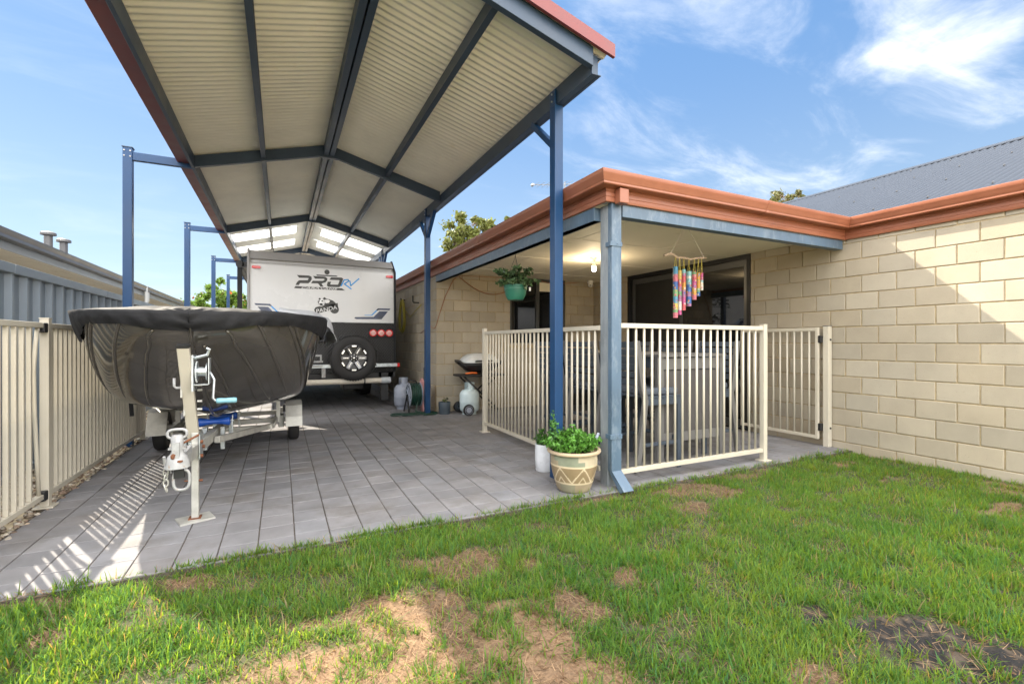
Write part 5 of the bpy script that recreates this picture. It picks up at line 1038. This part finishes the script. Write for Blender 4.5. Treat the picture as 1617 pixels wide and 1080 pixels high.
# ------------------------------------------------------------------ trees, far house, antenna
def tree(name, base, clumps, leaf, mat, tint, label, seed, cat='tree', trunk=.16, dens=260, flowers=None):
    t = root(name, base, label, cat); r = random.Random(seed); m = MB(); b = Vector(base); pts = []
    cen = sum((Vector(c[:3]) for c in clumps), Vector()) / len(clumps); fork = b.lerp(cen, .45); m.tube([b, b.lerp(fork, .5) + Vector((.1, 0, 0)), fork], [trunk, trunk * .8, trunk * .62], 8)
    for cx_, cy_, cz_, rad in clumps:
        c = Vector((cx_, cy_, cz_)); mid = fork.lerp(c, .55) + Vector((r.uniform(-.2, .2), r.uniform(-.2, .2), .2)); m.tube([fork, mid, c], [trunk * .5, trunk * .3, trunk * .1], 6)
        for _ in range(int(7 + rad * 3)):
            d = Vector((r.gauss(0, 1), r.gauss(0, 1), r.gauss(0, .8))).normalized() * rad * r.uniform(.55, 1.1); e = c + d; m.tube([c, c + d * .5, e], [trunk * .08, trunk * .05, trunk * .025], 4)
            k = rad * r.uniform(.18, .38)
            for _ in range(int(dens * k)): q = Vector((r.gauss(0, 1), r.gauss(0, 1), r.gauss(0, .7))) * k * .5; pts.append(e + q)
    m.build('trunk', BARK, t); leaf_cloud(pts, leaf, mat, 'crown', t, tint, seed, 1.7)
    if flowers: leaf_cloud([p for p in pts if r.random() < .02], leaf * .9, FLOWER, 'blossom', t, (1, 1, 1), seed + 1, 1.2)
    return t
FLOWER = M('orange_red_blossom', (.75, .16, .05), .6, attr=True)
tree('garden_tree', (9.2, 20, 0), [(6.95, 20, 5.45, .6), (7.3, 20.2, 6.05, .75), (7.7, 19.8, 5.6, .8), (7.95, 20.2, 6.55, .65), (8.35, 19.9, 6.0, .8), (8.95, 20, 6.35, .55), (9.7, 20.1, 6.35, .65), (10.1, 20, 6.55, .6), (9.4, 20, 5.6, .9), (10.4, 20, 5.9, .9)], .115, LEAFA, (1.2, 1.15, .9), 'loose olive green tree rising behind the terracotta gutter', 3, trunk=.2, dens=420)
tree('gum_tree', (24.3, 16, 0), [(23.9, 16, 8.9, .55), (24.5, 16.2, 9.0, .6), (25.2, 16, 8.9, .5), (24.1, 15.8, 8.3, .6), (24.9, 16, 8.1, .7)], .10, LEAFA, (.9, .8, .9), 'small dull tree tip showing over the ridge of the grey roof', 8, dens=200)
tree('bottlebrush_tree', (-2.6, 24, 0), [(-3.6, 24, 2.3, .7), (-3.0, 23.8, 2.6, .65), (-2.35, 24, 3.1, .75), (-1.9, 24.2, 2.5, .7), (-1.45, 23.9, 2.9, .65), (-1.0, 24, 2.5, .7), (-.6, 24.1, 2.9, .6), (-2.8, 24, 1.7, .8), (-1.5, 24, 1.6, .9), (-.4, 24, 1.8, .9)], .10, LEAFB, (1.15, 1.1, .9), 'bright green shrub with orange red blossom beyond the carport posts', 5, cat='shrub', trunk=.1, dens=800, flowers=1)
fh = root('far_house', (-7, 38, 0), 'small far house with dark tiled hip roof beyond the green shrub', 'house')
MB().box(-9, -3.2, 35, 42, 0, 2.4).build('wall', BRICKF, fh)
MB().add([(-9.4, 34.6, 2.4), (-2.8, 34.6, 2.4), (-2.8, 42.4, 2.4), (-9.4, 42.4, 2.4), (-6.1, 37.5, 4.0), (-6.1, 39.5, 4.0)], [(0, 1, 4), (1, 2, 5, 4), (2, 3, 5), (3, 0, 4, 5), (0, 3, 2, 1)]).build('roof', TILEF, fh)
an = root('antenna', (6.4, 10, 3.0), 'thin television antenna boom pointing out above the house roof', 'antenna')
m = MB(); m.tube([(6.4, 10, 2.9), (6.4, 10, 5.16)], .018, 8); m.build('mast', SILVERANT, an)
m = MB(); m.tube([(5.46, 10, 4.945), (6.9, 10, 5.18)], .010, 6); m.lathe([(.03, -.05), (.03, .05)], (5.48, 10, 4.948), 8, 'y'); m.build('boom', SILVERANT, an)
m = MB()
for k in range(9): x = 5.55 + .15 * k; m.tube([(x, 9.8 - .02 * k, 4.945 + (x - 5.46) * .163), (x, 10.2 + .02 * k, 4.945 + (x - 5.46) * .163)], .005, 5)
m.build('elements', SILVERANT, an)

# ------------------------------------------------------------------ light and sky
Ld = Vector((.503, -.955, -1.0)).normalized()
s = bpy.data.lights.new('sun', 'SUN'); s.energy = SUN_E; s.angle = R(.55); s.color = (1, .90, .74); so = bpy.data.objects.new('sun', s); col.objects.link(so); so.rotation_euler = Ld.to_track_quat('-Z', 'Y').to_euler()
el = math.asin(-Ld.z); az = math.atan2(-Ld.x, -Ld.y)
w = bpy.data.worlds.new('World'); sc.world = w; w.use_nodes = True; nt = w.node_tree; N = nt.nodes; L = nt.links; bg = N['Background']
sk = N.new('ShaderNodeTexSky'); sk.sky_type = 'NISHITA'; sk.sun_disc = False; sk.sun_elevation = el; sk.sun_rotation = az; sk.air_density = 1.0; sk.dust_density = .15; sk.ozone_density = 1.6; sk.altitude = 30
def math_n(op, a, b=None, c=None):
    n = N.new('ShaderNodeMath'); n.operation = op
    for i, q in enumerate((a, b, c)):
        if q is None: continue
        if isinstance(q, (int, float)): n.inputs[i].default_value = q
        else: L.new(q, n.inputs[i])
    return n.outputs[0]
def ramp(x, a, b, c=0, d=1):
    n = N.new('ShaderNodeMapRange'); n.interpolation_type = 'SMOOTHSTEP'; n.inputs[1].default_value = a; n.inputs[2].default_value = b; n.inputs[3].default_value = c; n.inputs[4].default_value = d; L.new(x, n.inputs[0]); return n.outputs[0]
tc = N.new('ShaderNodeTexCoord'); sep = N.new('ShaderNodeSeparateXYZ'); L.new(tc.outputs['Generated'], sep.inputs[0])
den = math_n('ADD', math_n('MAXIMUM', sep.outputs[2], 0.0), .22); cb2 = N.new('ShaderNodeCombineXYZ'); L.new(math_n('DIVIDE', sep.outputs[0], den), cb2.inputs[0]); L.new(math_n('DIVIDE', sep.outputs[1], den), cb2.inputs[1])
def noise(scale, det, rough, stretch=None, dist=0, off=(0, 0, 0)):
    mp = N.new('ShaderNodeMapping'); mp.inputs['Scale'].default_value = stretch or (1, 1, 1); mp.inputs['Location'].default_value = off; L.new(cb2.outputs[0], mp.inputs[0]); n = N.new('ShaderNodeTexNoise'); n.inputs['Scale'].default_value = scale; n.inputs['Detail'].default_value = det; n.inputs['Roughness'].default_value = rough; n.inputs['Distortion'].default_value = dist; L.new(mp.outputs[0], n.inputs['Vector']); return n.outputs[0]
def near(v, r0, r1):
    d = Vector(v).normalized(); n = N.new('ShaderNodeVectorMath'); n.operation = 'DOT_PRODUCT'; L.new(tc.outputs['Generated'], n.inputs[0]); n.inputs[1].default_value = d; return ramp(n.outputs['Value'], math.cos(R(r0)), math.cos(R(r1)))
wisps = math_n('MULTIPLY', ramp(noise(2.2, 8, .62, (1, 1.9, 1), .6), .44, .88), .62)
band = near((1.05, .62, .42), 34, 8); wisps = math_n('MULTIPLY', wisps, math_n('ADD', math_n('MULTIPLY', band, .95), .22))
cum = noise(3.4, 10, .55, (1, 1, 1), .25, (1.7, .4, 0)); msk = near((1.36, .44, .90), 13, 2); c1 = ramp(math_n('ADD', cum, math_n('MULTIPLY', msk, .33)), .60, 1.0)
c1 = math_n('MULTIPLY', c1, ramp(msk, 0, .25)); tot = math_n('MINIMUM', math_n('ADD', wisps, c1), .97)
mx = N.new('ShaderNodeMix'); mx.data_type = 'RGBA'; L.new(tot, mx.inputs[0]); gr = N.new('ShaderNodeMix'); gr.data_type = 'RGBA'; L.new(ramp(sep.outputs[2], .0, .55), gr.inputs[0]); gr.inputs[6].default_value = (3.1, 4.0, 4.75, 1); gr.inputs[7].default_value = (1.15, 2.4, 4.6, 1)
ms_ = N.new('ShaderNodeMix'); ms_.data_type = 'RGBA'; ms_.inputs[0].default_value = .74; L.new(sk.outputs[0], ms_.inputs[6]); L.new(gr.outputs[2], ms_.inputs[7]); L.new(ms_.outputs[2], mx.inputs[6]); mx.inputs[7].default_value = (*CLOUD, 1)
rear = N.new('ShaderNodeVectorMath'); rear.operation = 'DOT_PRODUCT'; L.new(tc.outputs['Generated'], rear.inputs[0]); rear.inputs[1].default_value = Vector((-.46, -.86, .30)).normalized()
fill_bank = math_n('MULTIPLY', ramp(rear.outputs['Value'], -.12, .22), math_n('MULTIPLY', ramp(noise(1.3, 9, .58, off=(4, 2, 0)), .30, .52, .55, 1), ramp(sep.outputs[2], -.02, .06)))  # bright cloud bank behind the camera, unseen, added as fill light
mb_ = N.new('ShaderNodeMix'); mb_.data_type = 'RGBA'; L.new(fill_bank, mb_.inputs[0]); L.new(mx.outputs[2], mb_.inputs[6]); mb_.inputs[7].default_value = (*FILL_BANK, 1)
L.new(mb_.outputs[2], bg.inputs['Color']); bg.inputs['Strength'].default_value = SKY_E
vsn = sc.view_settings; vsn.view_transform = 'Standard'; vsn.look = 'None'; vsn.gamma = 1; vsn.use_curve_mapping = False; vsn.exposure = EXPO
cy_ = sc.cycles; cy_.max_bounces = 10; cy_.diffuse_bounces = 5; cy_.glossy_bounces = 4; cy_.transmission_bounces = 4; cy_.caustics_reflective = False; cy_.caustics_refractive = False; cy_.sample_clamp_indirect = 6; cy_.use_denoising = True; cy_.use_adaptive_sampling = True; cy_.adaptive_threshold = .015
